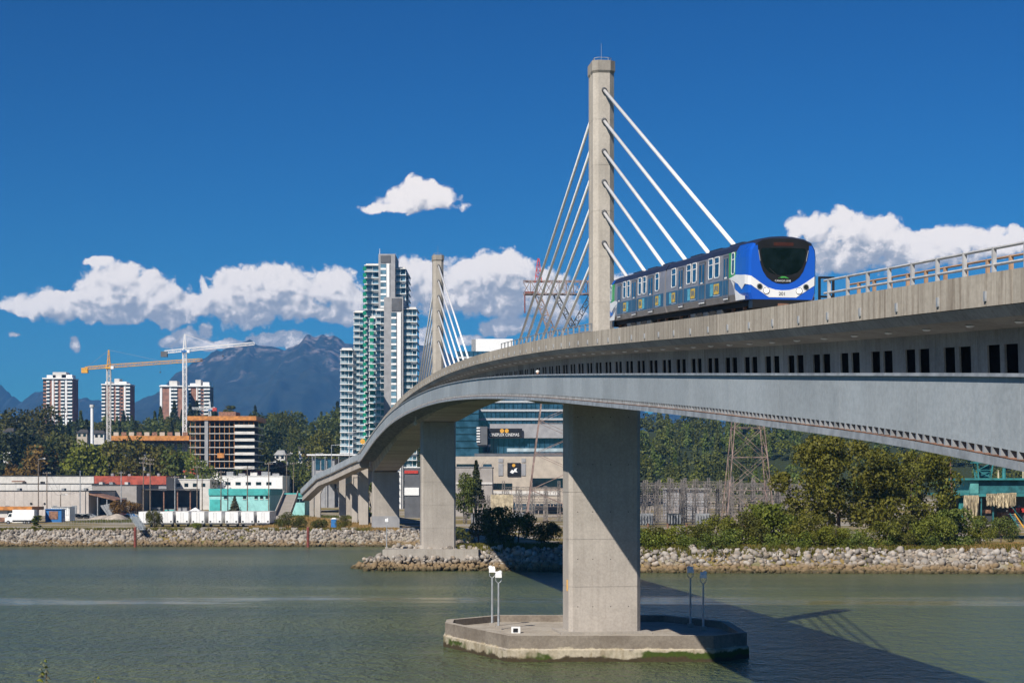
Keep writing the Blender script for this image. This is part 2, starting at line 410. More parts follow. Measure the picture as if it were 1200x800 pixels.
def grid_mesh(name, xs, ys, zf):
    X, Y = np.meshgrid(xs, ys); Z = zf(X, Y); nx, ny = len(xs), len(ys)
    V = np.stack([X.ravel(), Y.ravel(), Z.ravel()], 1)
    i = np.arange(nx-1)[None,:]+np.arange(ny-1)[:,None]*nx; i = i.ravel()
    Fc = np.stack([i, i+1, i+1+nx, i+nx], 1)
    return np_mesh(name, V, Fc)
def np_mesh(name, V, Fc):
    me = bpy.data.meshes.new(name); me.vertices.add(len(V)); me.vertices.foreach_set('co', np.asarray(V, np.float32).ravel())
    k = Fc.shape[1]; me.loops.add(len(Fc)*k); me.loops.foreach_set('vertex_index', Fc.astype(np.int32).ravel())
    me.polygons.add(len(Fc)); me.polygons.foreach_set('loop_start', np.arange(0, len(Fc)*k, k, dtype=np.int32))
    me.update(calc_edges=True); return me
def obj(name, me, m, parent=None):
    o = bpy.data.objects.new(name, me); col.objects.link(o); me.materials.append(m); o.parent = parent; return o

def ground_material():
    m, nt, b = newmat('river_land')
    ge = _n(nt, 'ShaderNodeNewGeometry')
    big = mapr(nt, noise(nt, .045, 4, .6), .42, .58)
    mid = mapr(nt, noise(nt, .22, 5, .6), .40, .62)
    fine = noise(nt, 2.2, 6, .7)
    gravel = mixc(nt, mid, (.37,.335,.29), (.28,.25,.215))
    grass = mixc(nt, mid, (.13,.12,.035), (.27,.19,.075))
    c = mixc(nt, big, gravel, grass)
    sep = _n(nt, 'ShaderNodeSeparateXYZ'); nt.links.new(ge.outputs['Position'], sep.inputs[0])
    # the hill is grown over
    up = mapr(nt, sep.outputs[2], 5.5, 12)
    c = mixc(nt, up, c, (.035,.045,.018))
    wet = mapr(nt, sep.outputs[2], .9, .1)
    c = mixc(nt, wet, c, (.09,.075,.05))
    cm = mapr(nt, fine, .25, .75, .7, 1.2); cc = _n(nt, 'ShaderNodeCombineXYZ')
    for i in range(3): nt.links.new(cm, cc.inputs[i])
    c = mixc(nt, 1.0, c, cc.outputs[0], 'MULTIPLY')
    nt.links.new(c, b.inputs['Base Color']); b.inputs['Roughness'].default_value = .95; b.inputs['Specular IOR Level'].default_value = .1
    bump(nt, b, fine, .6, .15)
    return m
xs = np.unique(np.concatenate([np.linspace(-6000,-800,14), np.linspace(-800,-160,33), np.arange(-160,190,2.5), np.linspace(190,800,31), np.linspace(800,6000,14)]))
ys = np.unique(np.concatenate([np.arange(200,420,2.0), np.arange(420,700,10.), np.linspace(700,1400,36), np.linspace(1400,4000,27), np.linspace(4000,9300,14)]))
ground = obj('ground', grid_mesh('ground', xs, ys, gz), ground_material()); tag(ground, kind='structure')
ground.data.polygons.foreach_set('use_smooth', [True]*len(ground.data.polygons))

def water_material():
    m, nt, b = newmat('river_water')
    tc = _n(nt, 'ShaderNodeTexCoord')
    def nz(scale, stretch, detail=3, rough=.5):
        mp = _n(nt, 'ShaderNodeMapping'); mp.inputs['Scale'].default_value = stretch
        nt.links.new(tc.outputs['Object'], mp.inputs[0]); z = _n(nt, 'ShaderNodeTexNoise')
        z.inputs['Scale'].default_value = scale; z.inputs['Detail'].default_value = detail; z.inputs['Roughness'].default_value = rough
        nt.links.new(mp.outputs[0], z.inputs['Vector']); return z.outputs['Fac']
    w1 = nz(.55, (1,.75,1), 4, .6); w2 = nz(2.2, (1,.6,1), 3, .6)
    slick = mapr(nt, nz(.05, (.28,1.5,1), 4, .6), .50, .66)
    # a calm lane along the current
    sep = _n(nt, 'ShaderNodeSeparateXYZ'); nt.links.new(tc.outputs['Object'], sep.inputs[0])
    wob = nz(.03, (.6,1,1), 3); yy = _n(nt, 'ShaderNodeMath', operation='MULTIPLY_ADD'); nt.links.new(wob, yy.inputs[0]); yy.inputs[1].default_value = 14; nt.links.new(sep.outputs[1], yy.inputs[2])
    lane = _n(nt, 'ShaderNodeMath', operation='MULTIPLY')
    nt.links.new(mapr(nt, yy.outputs[0], 178, 186), lane.inputs[0]); nt.links.new(mapr(nt, yy.outputs[0], 204, 194), lane.inputs[1])
    brk = mapr(nt, nz(.06, (.5,2.2,1), 4, .65), .36, .6, .25, 1)
    ln = _n(nt, 'ShaderNodeMath', operation='MULTIPLY'); nt.links.new(lane.outputs[0], ln.inputs[0]); nt.links.new(brk, ln.inputs[1])
    sm = _n(nt, 'ShaderNodeMath', operation='MULTIPLY_ADD'); nt.links.new(slick, sm.inputs[0]); sm.inputs[1].default_value = .42; nt.links.new(ln.outputs[0], sm.inputs[2]); sm.use_clamp = True
    h = _n(nt, 'ShaderNodeMath', operation='MULTIPLY_ADD'); nt.links.new(w2, h.inputs[0]); h.inputs[1].default_value = .5; nt.links.new(w1, h.inputs[2])
    bp = _n(nt, 'ShaderNodeBump'); bp.inputs['Distance'].default_value = 2.2
    st = mapr(nt, sm.outputs[0], 0, 1, .95, .05); nt.links.new(st, bp.inputs['Strength'])
    nt.links.new(h.outputs[0], bp.inputs['Height'])
    silt = mapr(nt, nz(.02, (.5,1.4,1), 4), .35, .65)
    c = mixc(nt, silt, (.104,.124,.046), (.066,.090,.044))
    nt.links.new(c, b.inputs['Base Color']); nt.links.new(bp.outputs[0], b.inputs['Normal'])
    nt.links.new(mapr(nt, sm.outputs[0], 0, 1, .24, .10), b.inputs['Roughness']); b.inputs['IOR'].default_value = 1.33
    b.inputs['Specular IOR Level'].default_value = .5
    return m
mb = MB(); mb.add([(-6000,14,0),(6000,14,0),(6000,420,0),(-6000,420,0)], [(0,1,2,3)])
water = mb.build('river_water', water_material()); tag(water, kind='structure')

# near bank: the ground the camera stands on
def near_z(X, Y): return 9.85-11.4*sst(9, 40, Y)+.12*(fbm(X/2, Y/2, 3, 9)-.5)
nearbank = obj('near_bank_ground', grid_mesh('near_bank_ground', np.linspace(-60,60,49), np.linspace(-45,42,36), near_z), ground_material()); tag(nearbank, kind='structure')
mb = MB(); mb.add([(-6000,-900,9.5),(-60,-900,9.5),(-60,16,9.5),(-6000,16,9.5)], [(0,1,2,3)]).add([(60,-900,9.5),(6000,-900,9.5),(6000,16,9.5),(60,16,9.5)], [(0,1,2,3)]).add([(-60,-900,9.5),(60,-900,9.5),(60,-44,9.5),(-60,-44,9.5)], [(0,1,2,3)])
o = mb.build('near_bank_plain', ground_material()); tag(o, kind='structure')

def mountain_material():
    m, nt, b = newmat('mountain_forest_and_rock')
    ge = _n(nt, 'ShaderNodeNewGeometry'); sep = _n(nt, 'ShaderNodeSeparateXYZ'); nt.links.new(ge.outputs['Position'], sep.inputs[0])
    f = noise(nt, .006, 6, .65); f2 = noise(nt, .02, 5, .7, (1,1,.35))
    forest = mixc(nt, mapr(nt, f2, .35, .65), (.014,.020,.016), (.028,.034,.024))
    s = _n(nt, 'ShaderNodeMath', operation='MULTIPLY_ADD'); nt.links.new(f, s.inputs[0]); s.inputs[1].default_value = 900; nt.links.new(sep.outputs[2], s.inputs[2])
    rock = _n(nt, 'ShaderNodeMath', operation='MULTIPLY'); nt.links.new(mapr(nt, s.outputs[0], 980, 1150), rock.inputs[0]); nt.links.new(mapr(nt, f2, .46, .60), rock.inputs[1])
    nt.links.new(mixc(nt, rock.outputs[0], forest, (.20,.165,.15)), b.inputs['Base Color'])
    b.inputs['Roughness'].default_value = .95; b.inputs['Specular IOR Level'].default_value = .05
    return m
mmat = mountain_material()
def mountain(name, prof, D, depth, label, seed, rough=.42):
    px = np.array([p[0] for p in prof], float); py = np.array([p[1] for p in prof], float)
    X = (px-600)/F*D; Z = H+(HY-py)/F*D
    n = 420; xs_ = np.linspace(X[0], X[-1], n); k = np.linspace(0, 1, 60)
    xx, kk = np.meshgrid(xs_, k); ridge = np.interp(xs_, X, Z)[None,:]
    # shoulder profile towards the viewer, with ridges and gullies
    warp = (fbm(xx/500, kk*2.2, 3, seed)-.45)*520*(1-kk)
    jag = (fbm(xs_/90, xs_*0+seed, 4, seed+21)-.47)*70+(fbm(xs_/28, xs_*0+seed, 3, seed+25)-.45)*26
    rr = np.interp((xx+warp).ravel(), X, Z).reshape(xx.shape)+np.interp((xx+warp).ravel(), xs_, jag).reshape(xx.shape)*np.minimum(1, Z.max()/400)
    g = np.abs(fbm(xx/330+kk*.8, kk*2.6+seed, 4, seed+3)-.47)*2
    hz = rr*kk**.85; z = hz*(1-rough*np.minimum(1,(1-kk)*1.8)*g*2.0)+(fbm(xx/60, kk*14, 3, seed+8)-.45)*26*np.minimum(1, (1-kk)*4+.35)
    y = D-depth*(1-kk)**1.05
    # back side
    V = np.stack([xx.ravel(), y.ravel(), np.maximum(z, 1).ravel()], 1)
    Vb = np.stack([xs_, np.full(n, D+depth*.5), np.full(n, 1.)], 1); V = np.concatenate([V, Vb])
    i = (np.arange(n-1)[None,:]+np.arange(60)[:,None]*n).ravel(); Fc = np.stack([i, i+1, i+1+n, i+n], 1)
    o = obj(name, np_mesh(name, V, Fc), mmat); tag(o, label, kind='structure')
    o.data.polygons.foreach_set('use_smooth', [True]*len(o.data.polygons)); return o
mountain('mountain', [(-250,470),(-180,440),(-120,430),(-60,437),(-20,446),(2,452),(14,462),(26,466),(45,456),(62,458),(90,462),(125,470),(150,482),(180,500),(230,530)], 8300, 1900, 'low dark blue ridge at the far left of the horizon', 3)
mountain('mountain', [(110,500),(150,481),(168,466),(186,455),(200,440),(216,430),(234,421),(250,413),(265,409),(285,400),(292,399),(300,405),(312,407),(330,410),(340,405),(350,402),(358,397),(366,398),(374,395),(384,396),(394,401),(412,405),(440,398),(470,400),(500,403),(530,412),(570,428),(620,448),(680,462),(740,474),(800,486),(860,493),(930,497),(1040,498),(1150,505),(1300,490),(1450,470)], 8000, 2100, 'tall twin-peaked blue mountain behind the cranes and the condominium towers', 11)

# ------------------------------------------------------------------ rocks along the water
def rock_material():
    m, nt, b = newmat('riprap_stone')
    ge = _n(nt, 'ShaderNodeNewGeometry'); sep = _n(nt, 'ShaderNodeSeparateXYZ'); nt.links.new(ge.outputs['Position'], sep.inputs[0])
    oi = _n(nt, 'ShaderNodeObjectInfo'); r = _n(nt, 'ShaderNodeMath', operation='ADD'); nt.links.new(ge.outputs['Random Per Island'], r.inputs[0]); nt.links.new(oi.outputs['Random'], r.inputs[1])
    fr = _n(nt, 'ShaderNodeMath', operation='FRACT'); nt.links.new(r.outputs[0], fr.inputs[0])
    c = mixc(nt, fr.outputs[0], (.09,.08,.07), (.40,.37,.335))
    f = noise(nt, 1.4, 5, .65); c = mixc(nt, mapr(nt, f, .45, .7), c, (.33,.26,.19))
    s = _n(nt, 'ShaderNodeMath', operation='MULTIPLY_ADD'); nt.links.new(noise(nt, .35, 3), s.inputs[0]); s.inputs[1].default_value = 1.4; nt.links.new(sep.outputs[2], s.inputs[2])
    c = mixc(nt, mapr(nt, s.outputs[0], 2.25, 1.5), c, (.21,.15,.085))      # tide line
    c = mixc(nt, mapr(nt, s.outputs[0], 1.35, .85), c, (.075,.06,.03))
    nt.links.new(c, b.inputs['Base Color']); b.inputs['Roughness'].default_value = .9; b.inputs['Specular IOR Level'].default_value = .2
    return m
rockm = rock_material()
_bm = bmesh.new(); bmesh.ops.create_icosphere(_bm, subdivisions=1, radius=1); ICO_V = np.array([v.co[:] for v in _bm.verts]); ICO_F = np.array([[v.index for v in f.verts] for f in _bm.faces]); _bm.free()
def rock_verts(r):
    a = rng.normal(size=(7,3)); a /= np.linalg.norm(a, axis=1)[:,None]; h = rng.uniform(.55,.95,7)
    V = ICO_V.copy()
    for n_, q in zip(a, h):                        # cut by planes: angular quarry stone
        dd = V@n_-q; V -= np.outer(np.maximum(dd, 0), n_)
    V *= rng.uniform(.75,1.25,3)
    Q = np.linalg.qr(rng.normal(size=(3,3)))[0]
    return (V@Q.T)*r
def riprap(name, label, pts, sizes):
    Vs = []; Fs = []; k = 0
    for (x,y,z), r in zip(pts, sizes):
        Vs.append(rock_verts(r)+np.array([x,y,z])); Fs.append(ICO_F+k); k += len(ICO_V)
    o = obj(name, np_mesh(name, np.concatenate(Vs), np.concatenate(Fs)), rockm); tag(o, label, 'rocks', kind='stuff'); return o
def shore_points(x0, x1, n, ylo, yhi, smax=6.2, seed=1):
    P = []
    while len(P) < n:
        x = rng.uniform(x0, x1, 4000); y = rng.uniform(ylo, yhi, 4000); sd = shore_sd(x, y)
        k = (sd > -.7) & (sd < smax); P += list(zip(x[k], y[k]))
    P = np.array(P[:n]); z = gz(P[:,0], P[:,1])+rng.uniform(-.1,.25,n)
    return np.column_stack([P, z])
pts = shore_points(-24.5, 105, 6000, 236, 292); sz = .17+.5*rng.random(len(pts))**2.2; pts[:,2] += rng.uniform(-.3,.15,len(pts))
keep = (pts[:,0] > -7) | (pts[:,1] < 284)
riprap('riprap_rocks', 'grey quarry stones piled along the near spit and the right bank', pts[keep], sz[keep])
pts = shore_points(-118, -15, 4600, 355, 378, 6.5); sz = .18+.46*rng.random(len(pts))**2; pts[:,2] += rng.uniform(-.3,.15,len(pts))
riprap('riprap_rocks', 'pale brown stones piled along the far left bank', pts, sz)
ex = np.column_stack([rng.uniform(-21.5,-3.5,330), rng.uniform(252.6,256.2,330), np.zeros(330)]); ex[:,2] = np.clip((ex[:,1]-252.6)*.52, 0, 1.75)+rng.uniform(-.15,.25,330)
riprap('riprap_rocks', 'brown and grey stones heaped against the concrete slab of the far pier', ex, rng.uniform(.22,.5,330))
protos = []
for k in range(8):
    me = np_mesh('boulder', rock_verts(1.0), ICO_F); me.materials.append(rockm); protos.append(me)
pts = shore_points(-23.8, 80, 200, 236, 262, 5.5)
for i, p in enumerate(pts):
    r = random.uniform(.48,.74); b_ = put(protos[i%8], 'boulder', ground, tuple(p), (0,0,random.uniform(0,6)), (r*random.uniform(.9,1.2), r, r*.8))

# ------------------------------------------------------------------ vegetation builders
L_DARK = leafmat('dark_foliage', (.042,.054,.011), (.130,.135,.028))
L_MID = leafmat('mid_foliage', (.052,.072,.013), (.140,.155,.030))
L_OLIVE = leafmat('olive_foliage', (.062,.076,.010), (.185,.190,.027))
L_GREY = leafmat('grey_green_foliage', (.07,.085,.05), (.17,.18,.11))
L_YEL = leafmat('yellow_green_foliage', (.09,.11,.012), (.20,.21,.025), .04)
L_AUT = leafmat('autumn_foliage', (.10,.06,.015), (.21,.115,.025), .05)
L_CON = leafmat('conifer_foliage', (.022,.034,.012), (.060,.076,.026), .06)
L_GOLD = leafmat('dry_golden_grass', (.24,.16,.05), (.40,.28,.10), .04)
def leaves(C, Nn, size, r=rng):
    """one small quad per point, roughly facing Nn"""
    n = len(C); a = r.normal(size=(n,3))*.75+Nn; a /= np.linalg.norm(a, axis=1)[:,None]
    t = np.cross(a, r.normal(size=(n,3))); t /= np.linalg.norm(t, axis=1)[:,None]; b_ = np.cross(a, t)
    s = (size*r.uniform(.6,1.35,n))[:,None]; e = r.uniform(.6,1.0,n)[:,None]
    V = np.stack([C-t*s, C-b_*s*e*.8+a*s*.15, C+t*s, C+b_*s*e*.8-a*s*.15], 1).reshape(-1,3)
    return V
def crown_points(kind, h, r, n, seed):
    """leaf centres and outward directions for a crown that fills z in [z0, h]"""
    g = np.random.default_rng(seed)
    if kind == 'conifer':
        t = g.uniform(0,1,n)**.62; lay = np.floor(t*9)/9; f = t*9-np.floor(t*9)
        rad = r*(1-t)*(1.12-.42*f)*g.uniform(.55,1.1,n); an = g.uniform(0,2*np.pi,n); lob = 1+.22*np.sin(an*5+lay*40)
        C = np.column_stack([rad*lob*np.cos(an), rad*lob*np.sin(an), h*(.10+.90*t)-rad*.22]); N_ = np.column_stack([np.cos(an), np.sin(an), np.full(n,.5)])
        return C, N_
    nb = {'cotton':85,'broad':22,'shrub':13,'column':14,'oak':30}[kind]
    z0 = {'cotton':.05,'broad':.22,'shrub':.0,'column':.10,'oak':.10}[kind]*h
    B = []
    for k in range(nb):
        t = g.uniform(.06,.94); an = g.uniform(0,2*np.pi)
        w = {'cotton':math.sin(math.pi*(t*.74+.18))**.55,'broad':math.sin(math.pi*min(1,t*.80+.16))**.7,'shrub':math.sin(math.pi*(t*.62+.30))**.8,'column':math.sin(math.pi*(t*.8+.12))**.6,'oak':math.sin(math.pi*(t*.74+.18))**.6}[kind]
        q = r*w*g.uniform(.25,.86); br = r*g.uniform(.22,.42)*(1 if kind != 'column' else .9)
        if kind == 'cotton': q = r*w*g.uniform(.1,1)**.5; br = r*g.uniform(.12,.24)
        B.append((q*math.cos(an), q*math.sin(an), z0+(h-z0)*(t*.86+.06), br))
    B = np.array(B); which = g.choice(nb, n, p=(B[:,3]**2)/np.sum(B[:,3]**2))
    d_ = g.normal(size=(n,3)); d_[:,2] += .25; d_ /= np.linalg.norm(d_, axis=1)[:,None]
    rad = B[which,3]*g.uniform(.35,1.08,n)**.55
    C = B[which,:3]+d_*rad[:,None]*np.array([1,1,.82]); C[:,2] = np.clip(C[:,2], .02*h, h*1.02)
    return C, d_
def crown_mesh(kind, h, r, n, size, seed):
    C, Nn = crown_points(kind, h, r, n, seed); V = leaves(C, Nn, np.full(n, size), np.random.default_rng(seed+1))
    return np_mesh('crown', V, np.arange(4*n).reshape(-1,4))
def trunk_mesh(h, r, seed, limbs=6, spread=.5):
    g = random.Random(seed); mb = MB(); p = Vector((0,0,-.3)); rr = r
    top = None
    for k in range(4):
        q = Vector((g.uniform(-.03,.03)*h, g.uniform(-.03,.03)*h, h*(.2*(k+1)))); mb.tube(p, q, rr, rr*.72, 7, k == 0); 
        if k >= 1:
            for _ in range(limbs//3):
                an = g.uniform(0,6.28); ln = h*g.uniform(.18,.32)
                e = q+Vector((math.cos(an)*ln*spread*1.4, math.sin(an)*ln*spread*1.4, ln*.7)); mb.tube(q, e, rr*.42, rr*.10, 5, False)
        p = q; rr *= .72
    return mb.mesh('trunk')
PROTO = {}
def proto(kind, var, leafm, n, size, trunk=True):
    key = (kind, var, leafm.name, n)
    if key not in PROTO:
        asp = {'broad':.42,'shrub':.75,'column':.24,'conifer':.24,'oak':.55,'cotton':.55}[kind]
        me = crown_mesh(kind, 1.0, asp, n, size, 100*var+len(kind)); me.materials.append(leafm)
        tm = trunk_mesh(1.0, .022 if kind != 'shrub' else .03, var, 6, .4)
        tm.materials.append(M['bark']); PROTO[key] = (me, tm)
    return PROTO[key]
def tree(name, label, x, y, h, kind='broad', leafm=None, var=0, n=1500, size=.034, wid=1.0, group=None, z=None, cat='tree'):
    z = float(gz(np.array([x]), np.array([y]))[0]) if z is None else z
    me, tm = proto(kind, var, leafm or L_MID, n, size)
    t = thing(name, (x, y, z-.05), label, cat, group, random.uniform(0,6.28))
    c = put(me, 'crown' if kind != 'shrub' else 'foliage', t, (0,0,0), (0,0,0), (h*wid, h*wid, h)); s_ = put(tm, 'trunk' if kind != 'shrub' else 'stem', t, (0,0,0), (0,0,0), (h, h, h))
    return t
def forest(name, label, items, m, cat='wood'):
    """a far wood that reads as one mass"""
    Vs = []; 
    for (x,y,h,r,kind,n,seed) in items:
        C, Nn = crown_points(kind, h, r, n, seed); V = leaves(C, Nn, np.full(n, h*.05), np.random.default_rng(seed))
        z = float(gz(np.array([x]), np.array([y]))[0]); Vs.append(V+np.array([x,y,z-.4]))
    V = np.concatenate(Vs); o = obj(name, np_mesh(name, V, np.arange(len(V)).reshape(-1,4)), m); tag(o, label, cat, kind='stuff'); return o
def blades(name, label, boxes, n, hgt, m, cat='grass', wid=.05):
    """upright grass blades scattered over (x0,x1,y0,y1) patches"""
    Vs = []
    for (x0,x1,y0,y1,w) in boxes:
        k = int(n*w); x = rng.uniform(x0,x1,k); y = rng.uniform(y0,y1,k); z = gz(x,y); ok = (shore_sd(x,y) > 4.0) & (vnoise(x/3,y/3,4) > .28); x, y, z = x[ok], y[ok], z[ok]; k = len(x)
        an = rng.uniform(0,np.pi,k); hh = hgt*rng.uniform(.5,1.3,k); dx = np.cos(an)*wid*rng.uniform(1,2.2,k); dy = np.sin(an)*wid; lx = rng.normal(size=k)*.3*hh; ly = rng.normal(size=k)*.3*hh
        Vs.append(np.stack([np.column_stack([x-dx,y-dy,z-.05]), np.column_stack([x+dx,y+dy,z-.05]), np.column_stack([x+lx+dx*.3,y+ly,z+hh]), np.column_stack([x+lx-dx*.3,y+ly,z+hh*.96])],1).reshape(-1,3))
    V = np.concatenate(Vs); o = obj(name, np_mesh(name, V, np.arange(len(V)).reshape(-1,4)), m); tag(o, label, cat, kind='stuff'); return o
# ------------------------------------------------------------------ the bridge
M['galv'] = concrete('galvanised_sheet', (.355,.39,.415), .35, (.25,.30,.34), .5, .10); M['louvre'] = paint('black_void_shade', (.006,.007,.008), .95, .3, 3., 0., .05)  # the black stands for shade inside the girder openings, not a louvre
UX, UY = -.1299, .9915           # along the bridge, away from the viewer
NX, NY = -.9915, -.1299          # across the bridge, to the west
par = hermite([-20,15,43,66,90,121,145,170,200,236,262,290,347,409,480,560,700],[13.0,15.2,16.95,18.35,19.95,21.95,23.25,24.4,25.4,25.95,25.95,25.45,23.65,21.25,18.9,17.0,15.2])
wtop0 = hermite([-20,15,41,64,101,127,163,202,230,262,280,333,375,395],[9.6,12.2,14.15,15.7,18.15,19.8,21.8,23.35,23.98,24.25,24.2,22.95,21.05,20.1])
wtop = lambda d: 11.5+(wtop0(min(395., d/.966))-11.5)*.966
WO = 6.15     # outer face of the footpath
sof = hermite([-20,15,60,100,118,128,138,160,200,230,254,262,270,300,340,392,400],[8.8,11.3,14.75,17.0,17.75,17.85,18.3,20.1,22.05,22.2,21.8,21.75,21.7,21.3,19.2,16.0,15.6])
def BP(d, w, z): return Vector((23.27-.131*d+w*NX, d+w*NY, z))
BASE = BP(128, 0, 0)
bridge = thing('cable_stayed_bridge', BASE, 'long grey concrete cable-stayed rail bridge with two pylons crossing the river', 'bridge')
D0, D1 = 15.0, 402.0
SEG = 3.3
PAN = []
def girder_segment(d0, d1, openings=True):
    mb = MB(); PAN.clear()
    def sec(d):
        zt = par(d); zb = sof(d)
        return [BP(d,w,zt+z) for w,z in [(-4.6,-.55),(4.6,-.55),(4.6,-.875),(4.88,-.875),(4.64,-1.15),(3.1,-1.32)]]+[BP(d,2.6,zb),BP(d,-2.6,zb)]+[BP(d,w,zt+z) for w,z in [(-3.1,-1.32),(-4.64,-1.15),(-4.88,-.875),(-4.6,-.875)]]
    A = sec(d0); B = sec(d1); n = 12
    faces = []
    for i in range(n):
        if i == 5: continue
        j = (i+1)%n; faces.append((i,j,j+n,i+n))
    mb.add(A+B, faces)
    # west web with its pair of openings
    L = d1-d0; fr = [0,.16,.43,.53,.80,1.0]
    def wp(f, k, inset=0.0):
        d = d0+L*f; zt = par(d); zb = sof(d); z = [zt-1.32, zt-1.75, zt-3.0, zb][k]
        w = [3.1,3.09,3.05,2.6][k]; return BP(d, w-inset, z)
    for i in range(5):
        for k in range(3):
            if openings and k == 1 and i in (1,3):
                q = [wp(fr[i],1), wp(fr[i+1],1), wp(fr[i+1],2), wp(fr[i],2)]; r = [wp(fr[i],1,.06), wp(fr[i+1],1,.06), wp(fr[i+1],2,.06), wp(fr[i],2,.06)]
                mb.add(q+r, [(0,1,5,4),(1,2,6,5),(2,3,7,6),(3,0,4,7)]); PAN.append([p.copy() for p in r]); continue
            mb.add([wp(fr[i],k), wp(fr[i+1],k), wp(fr[i+1],k+1), wp(fr[i],k+1)], [(0,1,2,3)])
    return mb
nseg = int((D1-D0)/SEG)
girder = bpy.data.objects.new('girder', None); col.objects.link(girder); girder.parent = bridge
for k in range(nseg):
    a = D0+k*SEG; gs = girder_segment(a+.008, a+SEG-.008).build('girder_segment', M['conc_box'], girder)
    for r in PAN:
        q = [p-Vector((NX,NY,0))*.05 for p in r]; MB().hexa([r[3],r[2],q[2],q[3],r[0],r[1],q[1],q[0]]).build('void_shade_panel', M['louvre'], gs)  # added black panel paints the dark inside of the opening
# end diaphragm over the last pier
mb = MB(); d = D0+nseg*SEG
mb.hexa([BP(d,-2.5,sof(d)),BP(d,2.5,sof(d)),BP(d+.4,2.5,sof(d)),BP(d+.4,-2.5,sof(d)),BP(d,-2.9,par(d)-.6),BP(d,2.9,par(d)-.6),BP(d+.4,2.9,par(d)-.6),BP(d+.4,-2.9,par(d)-.6)]); mb.build('diaphragm', M['conc_box'], girder)
def strip(d0, d1, w0, w1, zf0, zf1, n=3):
    mb = MB(); R = []
    for i in range(n+1):
        d = d0+(d1-d0)*i/n; R.append([BP(d,w0,zf0(d)),BP(d,w1,zf0(d)),BP(d,w1,zf1(d)),BP(d,w0,zf1(d))])
    return mb.loft(R)
npan = int((D1-D0)/(3*SEG))
pl_me = MB().box(-.03,.03,-.06,.06,-.13,.13).mesh('bracket_plate'); pl_me.materials.append(M['galv2'])
lampme = MB().ball((0,0,0), .14, 8, 4, .35).mesh('soffit_lamp'); lampme.materials.append(M['white'])
for k in range(npan):
    a = D0+k*3*SEG; b = a+3*SEG
    for sgn in (1,-1):
        p = strip(a+.02, b-.02, sgn*4.62, sgn*4.92, lambda d: par(d)-.86, lambda d: par(d), 3).build('parapet_panel', M['conc_parapet'], bridge)
        if sgn == 1:
            for j in range(3):
                d = a+SEG*(j+.5); put(pl_me, 'bracket_plate', p, BP(d,4.94,par(d)-.6)-BASE, (0,0,math.atan2(UY,UX)+math.pi/2))
    for j in range(3):
        d = a+SEG*(j+.5); put(lampme, 'soffit_lamp', bridge, BP(d,4.0,par(d)-1.25)-BASE)
# rails on the deck
for w in (2.45+.72, 2.45-.72, -2.45+.72, -2.45-.72):
    strip(D0, D1, w-.04, w+.04, lambda d: par(d)-.549, lambda d: par(d)-.36, 60).build('rail', M['rust'], bridge)
for w in (2.45, -2.45):
    strip(D0, D1, w-1.1, w+1.1, lambda d: par(d)-.547, lambda d: par(d)-.47, 60).build('track_plinth', M['conc_old'], bridge)

# ---- footpath slung on the west side
PH = 1.42
phf = hermite([-20,15,34,41,49,62,100,160,400],[2.9,2.45,2.0,1.80,1.57,1.42,1.30,1.34,1.42])
walk = bpy.data.objects.new('footpath', None); col.objects.link(walk); walk.parent = bridge
WD1 = 396.0
k = 0; d = D0
br_mb = MB()
while d < WD1-.1:
    e = min(d+2*SEG, WD1)
    strip(d+.01, e-.01, WO-.06, WO, lambda q: wtop(q)-phf(q), lambda q: wtop(q)-.06, 2).build('side_sheet', M['galv'], walk)
    strip(d+.004, e-.004, WO-.14, WO+.10, lambda q: wtop(q)-.055, lambda q: wtop(q)+.03, 2).build('top_cap', M['galv2'], walk)
    strip(d+.01, e-.01, 2.72, WO-.10, lambda q: wtop(q)-phf(q)-.02, lambda q: wtop(q)-phf(q)+.06, 2).build('floor_plate', M['steel_grey'], walk)
    strip(d+.02, e-.02, WO-.16, WO+.04, lambda q: wtop(q)-phf(q)-.43, lambda q: wtop(q)-phf(q)-.22, 2).build('edge_beam', M['galv2'], walk)
    strip(d+.0, e-.0, WO-.20, WO+.025, lambda q: wtop(q)-phf(q)-.20, lambda q: wtop(q)-phf(q)-.175, 1).build('rubbing_strip', M['rust'], walk)
    strip(d+.01, e-.01, WO-.24, WO-.21, lambda q: wtop(q)-phf(q)-.17, lambda q: wtop(q)-phf(q)-.025, 2).build('slot_shade_strip', M['steel_dark'], walk)  # dark strip added behind the slots so that they look shaded
    for j in range(2):
        q = d+SEG*(j+.5)
        if q < WD1: strip(q-.1, q+.1, 3.0, WO-.18, lambda s: wtop(s)-phf(s)-.34, lambda s: wtop(s)-phf(s)-.03, 1).build('cross_beam', M['steel_grey'], walk)
    d = e
q = D0
while q < WD1:
    z = wtop(q)-phf(q); P = [BP(q,WO-.16,z-.18),BP(q,WO+.01,z-.18),BP(q+.09,WO+.01,z-.18),BP(q+.09,WO-.16,z-.18)]; T = [p+Vector((0,0,.2)) for p in P]
    br_mb.hexa(P+T); q += .5
o = br_mb.build('edge_blocks', M['galv2'], walk); o['kind'] = 'stuff'
